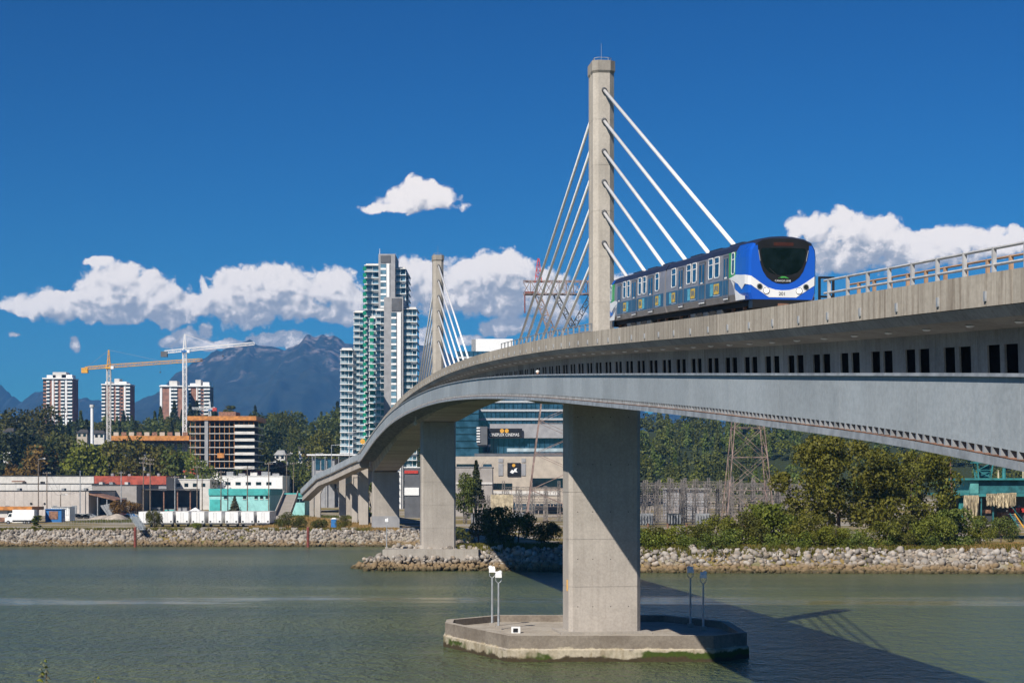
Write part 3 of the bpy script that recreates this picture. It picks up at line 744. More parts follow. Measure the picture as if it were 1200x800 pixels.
# ---- piers
def pier(d, W, Dp, z0, z1, name='pier', c=.28, lift=3.4, m='conc'):
    P = [(-Dp/2,-W/2+c),(-Dp/2,W/2-c),(-Dp/2+c,W/2),(Dp/2-c,W/2),(Dp/2,W/2-c),(Dp/2,-W/2+c),(Dp/2-c,-W/2),(-Dp/2+c,-W/2)]
    C = BP(d,0,0); rings = []
    def ring(z, g=0):
        out = []
        for a, w in P:
            a *= 1-g/Dp*2; w *= 1-g/W*2; out.append(Vector((C.x+a*UX+w*NX, C.y+a*UY+w*NY, z)))
        return out
    z = z0; rings.append(ring(z))
    while z+lift < z1-.5:
        z += lift; rings += [ring(z-.03), ring(z-.03,.02), ring(z+.03,.02), ring(z+.03)]
    rings.append(ring(z1)); return MB().loft(rings).build(name, M[m], bridge)
near_pier = pier(128, 5.25, 3.1, 1.2, 17.82)
far_pier = pier(262, 5.1, 3.0, 2.6, 21.72)
end_pier = pier(394, 6.0, 3.2, 3.0, 15.75)
for r_ in range(5):
    for w_ in (-1.7,-.4,.9,2.0):
        q = BP(128,w_,3.2+3.4*r_)-Vector((UX,UY,0))*1.55; MB().tube(q-Vector((UX,UY,0))*.004, q+Vector((UX,UY,0))*.05, .038, .038, 8).build('tie_hole', M['rubber'], near_pier)
# grey painted foot and its small shelf on the last pier
C = BP(394,0,0)
def ringbox(d, W, Dp, z0, z1, name, m, parent=None):
    C = BP(d,0,0); P = [(-Dp/2,-W/2),(-Dp/2,W/2),(Dp/2,W/2),(Dp/2,-W/2)]
    poly = [(C.x+a*UX+w*NX, C.y+a*UY+w*NY) for a,w in P]; return MB().prism(poly, z0, z1).build(name, m, parent or bridge)
ringbox(394, 6.06, 3.26, 3.05, 5.9, 'painted_foot', M['grey'], end_pier)
# ---- near pile cap with its kerb wall
CAP = [(-4.95,130.2),(-.2,118.6),(13.6,118.6),(16.2,121.2),(16.2,131.5),(12.2,138.5),(-1.2,138.5),(-4.95,133.6)]
def capmat():
    m, nt, b = newmat('pile_cap_concrete')
    ge = _n(nt, 'ShaderNodeNewGeometry'); sep = _n(nt, 'ShaderNodeSeparateXYZ'); nt.links.new(ge.outputs['Position'], sep.inputs[0])
    big = mapr(nt, noise(nt, .5, 5, .65), .35, .68); st = mapr(nt, noise(nt, 1., 5, .6, (1.2,1.2,.5)), .45, .62)
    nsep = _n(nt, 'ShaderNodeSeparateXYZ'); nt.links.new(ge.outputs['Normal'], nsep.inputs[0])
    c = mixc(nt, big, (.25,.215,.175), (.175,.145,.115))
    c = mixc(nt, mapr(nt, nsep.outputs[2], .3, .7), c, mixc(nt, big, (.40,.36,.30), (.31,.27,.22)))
    s = _n(nt, 'ShaderNodeMath', operation='MULTIPLY_ADD'); nt.links.new(noise(nt, .8, 5, .65), s.inputs[0]); s.inputs[1].default_value = .9; nt.links.new(sep.outputs[2], s.inputs[2])
    pale = mixc(nt, st, (.44,.385,.29), (.30,.25,.17))
    c = mixc(nt, mapr(nt, s.outputs[0], 1.36, 1.26), c, pale)
    g = _n(nt, 'ShaderNodeMath', operation='MULTIPLY'); nt.links.new(mapr(nt, noise(nt, .28, 4, .6), .46, .56), g.inputs[0]); nt.links.new(mapr(nt, s.outputs[0], 1.16, 1.0), g.inputs[1])
    c = mixc(nt, g.outputs[0], c, (.05,.075,.012))
    c = mixc(nt, mapr(nt, s.outputs[0], .78, .62), c, (.06,.045,.025))
    f = noise(nt, 5, 6, .7); cm = _n(nt, 'ShaderNodeCombineXYZ'); ff = mapr(nt, f, .3, .7, .8, 1.1)
    for i in range(3): nt.links.new(ff, cm.inputs[i])
    nt.links.new(mixc(nt, 1., c, cm.outputs[0], 'MULTIPLY'), b.inputs['Base Color']); b.inputs['Roughness'].default_value = .9; b.inputs['Specular IOR Level'].default_value = .2
    bump(nt, b, f, .35, .04); return m
M['cap'] = capmat()
def inset(poly, t):
    n = len(poly); out = []
    for i in range(n):
        p0, p1, p2 = Vector(poly[i-1]), Vector(poly[i]), Vector(poly[(i+1)%n])
        e1 = (p1-p0).normalized(); e2 = (p2-p1).normalized(); n1 = Vector((-e1.y,e1.x)); n2 = Vector((-e2.y,e2.x))
        q = (n1+n2); q = q/max(q.length_squared,1e-6)*2; out.append((p1.x+q.x*t, p1.y+q.y*t))
    return out
IN = inset(CAP, .55); n = len(CAP)
OUT = inset(CAP, -.14)
mb = MB(); mb.loft([[Vector((x,y,-1.5)) for x,y in OUT],[Vector((x,y,.78)) for x,y in OUT],[Vector((x,y,.86)) for x,y in CAP],[Vector((x,y,1.75)) for x,y in CAP]], True, False)
R2 = [Vector((x,y,1.75)) for x,y in IN]; R3 = [Vector((x,y,1.25)) for x,y in IN]; R1 = [Vector((x,y,1.75)) for x,y in CAP]
mb.loft([R1, R2, R3], True, False); mb.add(R3, [tuple(range(n))])
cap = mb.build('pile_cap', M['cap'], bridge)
ringbox(128, 6.6, 4.4, 1.25, 1.42, 'pier_plinth', M['conc_old'], cap)
mb = MB(); c_ = BP(128,2.75,0); mb.box(c_.x-.02,c_.x+.25,c_.y-1.2,c_.y-.9,7.2,8.4)
# yellow gauge plate on the west edge of the pier
mb = MB(); q = BP(127.2,2.64,0); mb.tube((q.x,q.y,4.3),(q.x,q.y,5.1),.07,.07,4); mb.build('gauge_plate', M['yellow'], near_pier)
# far cap on the spit
mb = MB(); mb.prism([(-18.9,256.6),(-4.9,255.4),(-4.4,266),(-18.2,267.6)], 1.2, 2.95); mb.build('pile_cap', M['conc_old'], bridge)
# ---- pylons and stays
def pylon(d, ztop, zc0, dz, cable_d, flip=False):
    W, Lp, c = 1.55, 2.3, .36
    P = [(-Lp/2,-W/2+c),(-Lp/2,W/2-c),(-Lp/2+c*.8,W/2),(-.12,W/2),(-.12,W/2-.1),(.12,W/2-.1),(.12,W/2),(Lp/2-c*.8,W/2),(Lp/2,W/2-c),(Lp/2,-W/2+c),(Lp/2-c*.8,-W/2),(-Lp/2+c*.8,-W/2)]
    C = BP(d,0,0)
    def ring(z, g=1.0): return [Vector((C.x+a*UX*g+w*NX*g, C.y+a*UY*g+w*NY*g, z)) for a,w in P]
    z0 = par(d)-.56; rings = [ring(z0)]; z = z0
    while z+3.3 < ztop-2: z += 3.3; rings += [ring(z-.025), ring(z-.025,.988), ring(z+.025,.988), ring(z+.025)]
    rings.append(ring(ztop-.9))
    py = MB().loft(rings).build('pylon', M['conc_pylon'], bridge)
    MB().loft([ring(ztop-.9,.99), ring(ztop-.72,1.09), ring(ztop,1.09)]).build('pylon_cap', M['conc_old'], py)
    mb = MB(); top = ring(ztop,.8)
    for i in range(0,12,2): mb.tube(top[i], top[i]+Vector((0,0,.28)), .025, .025, 4)
    for i in range(12): mb.tube(top[i]+Vector((0,0,.26)), top[(i+1)%12]+Vector((0,0,.26)), .025, .025, 4)
    mb.build('guard_rail', M['steel_grey'], py)
    MB().tube((C.x,C.y,ztop),(C.x,C.y,ztop+1.5),.02,.01,4).build('lightning_rod', M['steel_grey'], py)
    for sgn in (-1,1):
        for i, off in enumerate(cable_d):
            a = BP(d+sgn*(Lp/2-.35), 0, zc0-dz*i); b = BP(d+sgn*off, 0, par(d+sgn*off)-.55)
            t = (b-a).normalized()
            c_ = MB().tube(a, b, .118, .118, 10).build('stay_cable', M['cable'], bridge, True)
            s0 = BP(d+sgn*(Lp/2), 0, zc0-dz*i) ; s0 = a+t*.42
            MB().tube(a+t*.25, a+t*.62, .21, .19, 10).build('upper_socket', M['greydark'], c_)
            MB().tube(b-t*2.2, b, .16, .19, 10).build('lower_socket', M['steel_grey'], c_)
CD = [50.0, 44.6, 39.2, 33.8, 28.4, 23.0]
pylon(128, 42.55, 40.55, 2.21, CD)
pylon(262, 46.5, 45.0, 2.26, CD)
# ---- railings beside the line, nearer than the train, and by the pylon foot
def railing(d0, d1, w, h, zoff, step, m, rails=(1.0,.66,.33), parent=bridge, r=.035, arm=0.0):
    rl = bpy.data.objects.new('railing', None); col.objects.link(rl); rl.parent = parent
    d = d0
    while d <= d1+.01:
        z = par(d)+zoff; mb = MB(); P = [BP(d-.05,w-.05,z),BP(d-.05,w+.05,z),BP(d+.05,w+.05,z),BP(d+.05,w-.05,z)]
        mb.hexa(P+[p+Vector((0,0,h)) for p in P]); mb.build('post', m, rl); d += step
    for f in rails:
        n = max(2, int((d1-d0)/4)); mb = MB()
        for i in range(n):
            a = d0+(d1-d0)*i/n; b = d0+(d1-d0)*(i+1)/n
            mb.tube(BP(a,w,par(a)+zoff+h*f-.03), BP(b,w,par(b)+zoff+h*f-.03), r, r, 6, True)
        mb.build('rail_bar', m, rl)
    return rl
M['tanpost'] = paint('tan_post_paint', (.42,.27,.17), .6, .15, 2.)
M['railgalv'] = paint('galvanised_railing', (.46,.46,.46), .5, .15, 2.)
railing(17, 61.5, 4.42, 1.28, -.545, 2.0, M['railgalv'], r=.045)
railing(18, 61.0, 3.75, 1.12, -.545, 1.55, M['tanpost'], (1.0,.55))
mb = MB(); 
for w in (4.35, 3.85):
    z = par(62.3)-.55; p = BP(62.3,w,z); mb.tube(p, p+Vector((0,0,1.45)), .06, .06, 4)
for f in (.75,1.42): mb.tube(BP(62.3,4.35,par(62.3)-.55+f), BP(62.3,3.85,par(62.3)-.55+f), .05, .05, 4)
mb.build('end_gate', M['black'], bridge)
railing(108, 152, 4.3, 1.15, -.545, 2.2, M['steel_grey'], (1.0,.6), r=.03)
railing(108, 150, -4.2, 1.3, -.545, 2.2, M['steel_grey'], (1.0,.6), r=.03)
# fittings hanging under the girder
mb = MB(); p = BP(248, 4.4, sof(248)); z = wtop(248)-PH-.4; mb.tube((p.x,p.y,z),(p.x,p.y,z-.9),.12,.12,6).ball((p.x,p.y,z-1.0),.3,8,5); mb.build('hanging_lamp', M['offwhite'], bridge)

# ---- navigation lights
def nav_light(x, y, z, h, label, pair):
    t = thing('navigation_light', (x,y,z), label, 'lamp', 'navigation lights around the bridge piers')
    MB().box(x-.22,x+.22,y-.22,y+.22,z,z+.28).build('foot', M['conc_old'], t)
    MB().tube((x,y,z+.28),(x,y,z+h-.75),.085,.06,8).build('post', M['galv2'], t)
    mb = MB(); 
    for s in (-1,1): mb.tube((x,y,z+h-.8),(x+s*.2,y,z+h-.62),.03,.03,5).tube((x+s*.2,y,z+h-.62),(x+s*.2,y,z+h-.25),.03,.03,5)
    mb.build('yoke', M['galv2'], t)
    mb = MB(); mb.box(x-.24,x+.24,y-.22,y+.22,z+h-.36,z+h-.1).tube((x-.2,y,z+h-.12),(x+.2,y,z+h-.05),.2,.16,8).ball((x+.12*pair,y,z+h),.17,8,5); mb.build('lamp_head', M['white'], t)
    return t
nav_light(-1.5,133.2,1.25,4.45,'white-headed lamp post on the pile cap, left one of the sunlit pair',-1)
nav_light(-1.0,130.4,1.25,4.2,'white-headed lamp post on the pile cap, right one of the sunlit pair',1)
nav_light(13.45,132.5,1.25,4.45,'lamp post in shade on the pile cap, left one of the right-hand pair',-1)
nav_light(14.1,129.6,1.25,4.2,'lamp post in shade on the pile cap, right one of the right-hand pair',1)
nav_light(at(453,257).x,257.3,3.05,4.3,'lone lamp post on the concrete slab of the rocky spit',1)
t = thing('equipment_box', (.25,127.2,1.25), 'small white box with a black opening lying on the pile cap', 'box')
MB().box(-.05,.6,126.9,127.5,1.25,1.68).build('housing', M['white'], t); MB().box(.08,.42,126.86,126.898,1.33,1.6).build('opening', M['black'], t)

# ------------------------------------------------------------------ the train
RD0, RD1 = 104.3, 73.4
rr_ = BP(RD0,2.45,par(RD0)-.36); ff_ = BP(RD1,2.45,par(RD1)-.36)
fw = (ff_-rr_); LT = fw.length; fw.normalize(); ea = Vector((0,0,1)).cross(fw).normalized(); upv = fw.cross(ea)
train = thing('commuter_train', rr_, 'two-car blue and grey commuter train with a green stripe crossing the bridge', 'train')
train.rotation_euler = Matrix((fw, ea, upv)).transposed().to_euler()
M['t_blue'] = paint('train_blue', (.010,.095,.52), .25, .05, 1., 0, .5, .6)
M['t_green'] = paint('train_green', (.06,.36,.07), .35, .06)
M['t_grey'] = paint('train_silver_grey', (.30,.285,.295), .35, .10, 1.2, .25)
M['t_dest'] = paint('destination_screen', (.06,.018,.012), .3, .2); M['t_door'] = paint('train_door_grey', (.15,.145,.155), .35, .1); M['t_white'] = paint('train_white', (.78,.78,.77), .35, .05)
M['t_roof'] = paint('train_roof_navy', (.018,.024,.05), .45, .2)
M['t_ad'] = paint('advert_navy_vinyl', (.030,.105,.20), .4, .15)
M['t_cyan'] = paint('advert_cyan_vinyl', (.12,.42,.55), .4, .25, 6.)
M['t_yel'] = paint('advert_yellow_vinyl', (.62,.42,.06), .5, .25, 4.)
M['t_glass'] = glass('train_window_glass', (.02,.085,.16), .06, .7, .7, 3.)
M['t_screen'] = glass('windscreen_glass', (.006,.010,.013), .03, .35, .6, 2.)
M['lamp'] = paint('headlamp_lens', (.85,.80,.74), .1, .05); _b = M['lamp'].node_tree.nodes['Principled BSDF']; _b.inputs['Emission Color'].default_value = (1,.93,.82,1); _b.inputs['Emission Strength'].default_value = .8
def upos(px): return (RD0-19.29/((px-600)/F+.131))/(RD0-RD1)*LT
SECT = [(-1.40,.97),(-1.5,1.25),(-1.5,2.75),(-1.46,3.06)]; ROOF = [(-1.46,3.06),(-1.30,3.32),(-.95,3.48),(-.45,3.57),(0,3.6),(.45,3.57),(.95,3.48),(1.30,3.32),(1.46,3.06)]
FULL = SECT[:-1]+ROOF+[(1.5,2.75),(1.5,1.25),(1.40,.97)]
def section(u, g=1.0, gz_=1.0): return [Vector((u, y*g, .97+(z-.97)*gz_)) for y,z in FULL]
def tb(mb, name, m, parent, smooth=False): return mb.build(name, m, parent, smooth, world=False)
UJ = upos(776.5)
def car(u0, u1, nose_at):
    c = bpy.data.objects.new('carriage', None); col.objects.link(c); c.parent = train
    body = tb(MB().loft([section(u0), section(u1)]), 'body', M['t_grey'], c)
    r = [[Vector((u,y*1.006,z+.012)) for y,z in ROOF] for u in (u0-.004,u1+.004)]
    rr2 = [[*q, Vector((q[0].x,1.40,3.0)), Vector((q[0].x,-1.40,3.0))] for q in r]
    tb(MB().loft(rr2), 'roof', M['t_roof'], c)
    for k in range(3):
        u = u0+(u1-u0)*(.22+.28*k); tb(MB().box(u-1.1,u+1.1,-.7,.7,3.54,3.63), 'roof_equipment', M['t_roof'], c)
    return c
rearcar = car(1.25, UJ-.12, 'rear'); frontcar = car(UJ+.12, LT-2.05, 'front')
tb(MB().loft([section(UJ-.1,.93,.95), section(UJ+.1,.93,.95)]), 'gangway', M['rubber'], train)
YW = -1.5
def plate(c, name, m, u0, u1, z0, z1, off, side=-1):
    t = .006; ya, yb = side*(1.5+off), side*(1.5+off+t)
    return tb(MB().box(u0,u1,min(ya,yb),max(ya,yb),z0,z1), name, m, c)
def rounded(u0, u1, z0, z1, r, y, n=4):
    P = []
    for (cx,cz,a0) in ((u1-r,z1-r,0),(u0+r,z1-r,90),(u0+r,z0+r,180),(u1-r,z0+r,270)):
        for i in range(n+1):
            a = math.radians(a0+90*i/n); P.append(Vector((cx+r*math.cos(a), y, cz+r*math.sin(a))))
    return P
def window(c, u0, u1, z0, z1, side=-1):
    f = .05; y0 = side*1.498; y1 = side*1.522
    o_, i_ = rounded(u0-f,u1+f,z0-f,z1+f,.13,y1), rounded(u0,u1,z0,z1,.08,y1)
    ob, ib = [Vector((p.x,y0,p.z)) for p in o_], [Vector((p.x,y0,p.z)) for p in i_]
    w = tb(MB().loft([ob,o_,i_,ib], True, False), 'window', M['t_white'], c)
    P = rounded(u0,u1,z0,z1,.08,side*1.507); tb(MB().add(P, [tuple(range(len(P)))]), 'pane', M['t_glass'], w)
    tb(MB().box(u0,u1,min(side*1.507,side*1.52),max(side*1.507,side*1.52),z1-(z1-z0)*.30-.02,z1-(z1-z0)*.30+.02), 'glazing_bar', M['t_white'], w)
def door(c, u0, u1, side=-1):
    z0, z1 = 1.14, 3.0
    dr = plate(c, 'door', M['greydark'], u0, u1, z0, z1, .002, side)
    um = (u0+u1)/2
    for a, b in ((u0+.05,um-.02),(um+.02,u1-.05)):
        lf = plate(dr, 'door_leaf', M['t_door'], a, b, z0+.03, z1-.06, .009, side)
        plate(lf, 'pane', M['t_glass'], a+.10, b-.10, 2.0, 2.85, .016, side)
        plate(lf, 'lower_panel', M['t_ad'], a+.01, b-.01, 1.3, 1.92, .016, side)
    plate(dr, 'sill_plate', M['white'], u0+.1, u1-.1, z0-.05, z0-.005, .01, side)
    plate(dr, 'notice', M['white'], um-.22, um+.22, 1.99, 2.06, .017, side)
def advert(c, u0, u1, flip, side=-1):
    a = plate(c, 'advert_panel', M['t_ad'], u0, u1, 1.28, 1.94, .002, side); W_ = u1-u0
    if W_ < 1.2: return
    y0, y1 = (u0+.50*W_, u0+.80*W_) if not flip else (u0+.20*W_, u0+.50*W_)
    c0, c1 = (u0+.28*W_, u0+.46*W_) if not flip else (u0+.54*W_, u0+.72*W_)
    q = plate(a, 'yellow_square', M['t_yel'], y0, y1, 1.40, 1.86, .009, side); plate(a, 'cyan_banner', M['t_cyan'], c0, c1, 1.34, 1.88, .009, side)
    s = (y1-y0)
    for k, (f0,f1) in enumerate(((.22,.34),(.44,.56),(.66,.78))): plate(q, 'printed_mark', M['t_ad'], y0+s*f0, y0+s*f1, 1.52+(.05 if k == 1 else 0), 1.76, .016, side)
    plate(a, 'print_line', M['t_white'], y0-.1, y1+.15, 1.325, 1.345, .009, side)
# west side, read off along the train: (kind, first px, last px)
def P(z): return upos(690+z/6.667)
bays_r = [('d',207,236),('w',249,274),('w',281,306),('d',317,354),('w',366,394),('w',402,430),('d',443,484),('w',497,529)]
bays_f = [('w',622,660),('d',676,716),('w',738,776),('w',782,818),('d',833,884),('w',906,946),('w',952,994),('d',1022,1066)]
for c, bays, flip in ((rearcar,bays_r,True),(frontcar,bays_f,False)):
    for kind, a, b in bays:
        for side in (-1,1):
            if kind == 'd': door(c, P(a), P(b), side)
            else: window(c, P(a)+.10, P(b)-.10, 2.15, 3.0, side)
for c, spans, flip in ((rearcar, ((238,314),(357,440),(487,562)), True),(frontcar, ((584,672),(719,829),(888,1018)), False)):
    for a, b in spans:
        for side in (-1,1): advert(c, P(a), P(b), flip, side)
# ends
def nose(ub, ue, sg):
    """blue end of the train from ub (joins the body) to ue (face); sg is +1 towards the viewer"""
    e = bpy.data.objects.new('cab_end', None); col.objects.link(e); e.parent = train
    L_ = abs(ue-ub); q = lambda f: ub+(ue-ub)*f
    rings = [section(q(0)), section(q(.55)), section(q(.80),.985,.997), section(q(.93),.955,.99), section(q(1.0),.90,.975)]
    tb(MB().loft(rings), 'nose', M['t_blue'], e, False)
    # roof skin over the nose
    rf = []
    for f, g, gz_ in ((0,1.006,1),(.55,1.006,1),(.80,.99,.999),(.93,.96,.993),(1.0,.905,.978)):
        rf.append([Vector((q(f)+sg*(.006 if f == 1 else 0), y*g, .97+(z-.97)*gz_+.012)) for y,z in ROOF[1:-1]])
    rf2 = [[*r, Vector((r[0].x,1.2,3.2)), Vector((r[0].x,-1.2,3.2))] for r in rf]
    tb(MB().loft(rf2), 'roof', M['t_roof'], e)
    def face(name, m, half, dx, parent=e, mirror=True, smooth=False):
        pts = half+[(-y,z) for y,z in reversed(half) if abs(y) > 1e-6] if mirror else half
        A = [Vector((ue+sg*dx, y, z)) for y,z in pts]; B = [Vector((ue-sg*.03, y, z)) for y,z in pts]; n = len(pts)
        return tb(MB().add(A+B, [tuple(range(n))]+[(i,(i+1)%n,(i+1)%n+n,i+n) for i in range(n)]), name, m, parent)
    mask = [(0,1.62),(.25,1.64),(.48,1.73),(.70,1.90),(.86,2.14),(.97,2.45),(1.04,2.8),(1.09,3.12),(1.08,3.30),(.92,3.40),(.5,3.47),(0,3.48)]
    fm = face('windscreen_surround', M['black'], mask, .012)
    glassp = [(0,1.98),(.35,2.0),(.62,2.1),(.80,2.3),(.90,2.55),(.95,2.85),(.96,3.02),(.9,3.08),(0,3.1)]
    face('windscreen', M['t_screen'], glassp, .02, fm)
    face('destination_screen', M['t_dest'], [(0,3.18),(.42,3.18),(.42,3.32),(0,3.33)], .02, fm)
    for s in (-1,1):
        tb(MB().tube((ue+sg*.025,s*.98,2.55),(ue+sg*.025,s*1.06,3.0),.016,.016,5), 'windscreen_edge', M['steel_grey'], fm)
    tb(MB().tube((ue+sg*.03,-.05,1.8),(ue+sg*.03,-.6,2.25),.018,.012,5), 'wiper', M['rubber'], fm)
    band = [(0,1.06),(.58,1.06),(.86,1.24),(1.345,1.56),(1.345,1.93),(1.15,1.80),(.92,1.64),(.62,1.46),(.3,1.37),(0,1.35)]
    fb = face('white_band', M['t_white'], band, .010)
    for s in (-1,1):
        W_ = [(ue-sg*.43,s*1.512,1.62,2.0),(ue-sg*.14,s*1.446,1.585,1.965),(ue+sg*.012,s*1.345,1.56,1.93)]
        tb(MB().add([Vector((u,y,z)) for u,y,z,_ in W_]+[Vector((u,y,z)) for u,y,_,z in W_], [(0,1,4,3),(1,2,5,4)]), 'band_wrap', M['t_white'], fb)
        for y, r, mm in ((.99,.125,'glass_dark'),(.70,.14,'lamp')):
            z = 1.50 if y > .9 else 1.33
            hl = tb(MB().tube((ue-sg*.02,s*y,z),(ue+sg*.03,s*y,z),r,r,16), 'headlight', M['steel_grey'], fb)
            tb(MB().tube((ue+sg*.025,s*y,z),(ue+sg*.045,s*y,z),r*.78,r*.7,16), 'lens', M[mm], hl)
    tb(MB().box(min(ue-sg*.6,ue+sg*.02),max(ue-sg*.6,ue+sg*.02),-1.28,1.28,.62,.96), 'bumper', M['black'], e)
    tb(MB().box(min(ue,ue+sg*.28),max(ue,ue+sg*.28),-.2,.2,.55,.80), 'coupler', M['rust'], e)
    # side livery
    def sidepoly(name, m, pts, off):
        for s in (-1,1):
            A = [Vector((ue-sg*a, s*(1.5+off), z)) for a,z in pts]; B = [Vector((p.x, s*1.492, p.z)) for p in A]; n = len(A)
            tb(MB().add(A+B, [tuple(range(n))]+[(i,(i+1)%n,(i+1)%n+n,i+n) for i in range(n)]), name, m, e)
    if L_ > 1.0:
        sidepoly('green_stripe', M['t_green'], [(2.05,1.98),(3.15,1.98),(3.15,3.05),(2.05,3.05)] if sg > 0 else [(.62,1.98),(1.75,1.98),(1.75,3.05),(.62,3.05)], .006)
        sidepoly('white_swoosh', M['t_white'], [(.42,1.62),(.42,2.0),(1.0,2.02),(1.9,2.08),(3.1,1.96),(2.3,1.82),(1.5,1.66),(.9,1.42)], .010)
        sidepoly('white_swoosh', M['t_white'], [(2.75,1.9),(2.15,1.72),(2.3,1.56),(1.9,1.42),(1.1,1.2),(.42,1.12),(.42,.98),(1.85,.98),(2.0,1.3),(2.35,1.66)], .009)
    return e
front = nose(LT-2.05, LT, 1); rear = nose(1.25, 0.0, -1)
window(front, LT-2.62, LT-2.18, 2.15, 3.0); window(rear, .5, .95, 2.15, 3.0)
def text(name, body, size, m, parent, loc, rot, ext=.004, width=None):
    cu = bpy.data.curves.new(name, 'FONT'); cu.body = body; cu.size = size; cu.extrude = ext; cu.align_x = 'CENTER'; cu.align_y = 'CENTER'; cu.materials.append(m)
    t_ = bpy.data.objects.new(name, cu); col.objects.link(t_); bpy.context.view_layer.update()
    me = bpy.data.meshes.new_from_object(t_.evaluated_get(bpy.context.evaluated_depsgraph_get())); bpy.data.objects.remove(t_)
    if width:
        xs_ = [v.co.x for v in me.vertices]; k_ = width/(max(xs_)-min(xs_)); me.transform(Matrix.Diagonal((k_,1,1,1)))
    o = bpy.data.objects.new(name, me); col.objects.link(o); o.parent = parent; o.location = loc; o.rotation_euler = rot; return o
HP = math.pi/2
text('fleet_number', '201', .20, M['black'], front, (LT+.016,-.02,1.20), (HP,0,HP))
text('line_name', 'CANADA LINE', .105, M['t_white'], front, (LT+.018,0,1.74), (HP,0,HP))
tb(MB().add([Vector((LT+.018,y,z)) for y,z in [(-.22,1.84),(-.05,1.93),(.12,1.92),(.28,1.83),(.08,1.87)]], [(0,1,2,3,4)]), 'line_emblem', M['t_green'], front)
tb(MB().box(.3,LT-.4,-1.15,1.15,.72,.965), 'underframe', M['rubber'], train)
for u in (2.2, UJ-2.6, UJ+2.6, LT-3.0):
    b = tb(MB().box(u-1.3,u+1.3,-1.0,1.0,.36,.66), 'bogie', M['rubber'], train)
    for du in (-.95,.95):
        for s in (-1,1): tb(MB().tube((u+du,s*.66,.40),(u+du,s*.80,.40),.40,.40,14), 'wheel', M['rust'], b)
        for s in (-1,1): tb(MB().box(u+du-.12,u+du+.12,s*1.05-.06,s*1.05+.06,.36,.8), 'suspension', M['rust'], b)
for c, u0, u1 in ((rearcar,4.2,UJ-4.4),(frontcar,UJ+4.4,LT-5)):
    n = 5
    for i in range(n):
        a = u0+(u1-u0)*i/n; tb(MB().box(a+.1,a+(u1-u0)/n-.25,-1.25,1.25,.42,.716), 'equipment_case', M['rubber' if i%2 else 'steel_dark'], c)

# ------------------------------------------------------------------ someone on the footpath
def skin_person(loc, rz):
    me = bpy.data.meshes.new('person'); 
    J = {'pel':(0,0,.93),'chest':(0,-.02,1.25),'neck':(0,0,1.45),'head':(0,-.03,1.58),'top':(0,-.02,1.70),
         'ls':(-.18,0,1.40),'le':(-.24,-.05,1.14),'lw':(-.22,-.22,.98),'rs':(.18,0,1.40),'re':(.24,.08,1.14),'rw':(.23,-.04,.92),
         'lk':(-.10,-.14,.50),'lf':(-.10,-.05,.07),'lt':(-.10,-.22,.04),'rk':(.10,.06,.50),'rf':(.10,.22,.08),'rt':(.10,.08,.04),'lh':(-.09,0,.88),'rh':(.09,0,.88)}
    K = list(J); E = [('pel','chest'),('chest','neck'),('neck','head'),('head','top'),('chest','ls'),('ls','le'),('le','lw'),('chest','rs'),('rs','re'),('re','rw'),('pel','lh'),('lh','lk'),('lk','lf'),('lf','lt'),('pel','rh'),('rh','rk'),('rk','rf'),('rf','rt')]
    R = dict(pel=.14,chest=.16,neck=.055,head=.095,top=.08,ls=.065,le=.045,lw=.034,rs=.065,re=.045,rw=.034,lk=.06,lf=.045,lt=.04,rk=.06,rf=.045,rt=.04,lh=.10,rh=.10)
    me.from_pydata([J[k] for k in K], [(K.index(a),K.index(b)) for a,b in E], []); o = bpy.data.objects.new('person', me); col.objects.link(o)
    sk = o.modifiers.new('skin','SKIN'); 
    for i, k in enumerate(K): me.skin_vertices[0].data[i].radius = (R[k],R[k]*.85); me.skin_vertices[0].data[i].use_root = (k == 'pel')
    o.modifiers.new('sub','SUBSURF').levels = 1; o.modifiers['sub'].render_levels = 2
    o.location = loc; o.rotation_euler = (0,0,rz); return o
WPD = 128.6
pm = paint('orange_jacket', (.45,.12,.03), .8, .15)
pers = skin_person(BP(WPD,4.6,wtop(WPD)-1.42+.06), 0.12); pers.data.materials.append(pm)
tag(pers, 'person in a white helmet behind the metal side of the footpath', 'person')
hm = MB().ball((0,-.02,1.66), .145, 12, 6, .8); hb = tb(hm, 'helmet', M['white'], pers)
fc = MB().ball((0,-.10,1.56), .085, 10, 6, 1.1); fo = tb(fc, 'face', paint('skin', (.50,.30,.21), .6, .05), pers)
# ------------------------------------------------------------------ approach beyond the last pier: ramp and columns
def col_round(px, d, ytop, wpx, label=None, name='column', head=False, par_=None, zb=None):
    p = at(px, d); zt = ZZ(ytop, d); zb = float(gz(np.array([p.x]),np.array([p.y]))[0])-.3 if zb is None else zb; w = WX(wpx, d)/2; mb = MB()
    P = [(-w,-w*1.1),(w,-w*1.1),(w,w*1.1),(-w,w*1.1)]
    rings = [[Vector((p.x+a,p.y+b,z)) for a,b in P] for z in (zb, zt-(2.4 if head else 0))]
    if head: rings += [[Vector((p.x+a*1.9,p.y+b*1.2,zt-.8)) for a,b in P], [Vector((p.x+a*1.9,p.y+b*1.2,zt)) for a,b in P]]
    return mb.loft(rings).build(name, M['conc'], par_)
ramp_pts = [(423,392,528.2),(409,405,536.2),(388,424,547),(370,445,555),(352,468,573)]
R_ = [at(px, d, y) for px, d, y in ramp_pts]; R_[0] = BP(WD1-.2, WO, wtop(WD1-.2))
ramp = thing('footpath_ramp', (R_[1].x, R_[1].y, 3.0), 'grey sided footpath ramp descending from the bridge to the left bank', 'ramp')
fine_ = []
for a, b in zip(R_[:-1], R_[1:]):
    for i in range(4): fine_.append(a.lerp(b, i/4))
fine_.append(R_[-1])
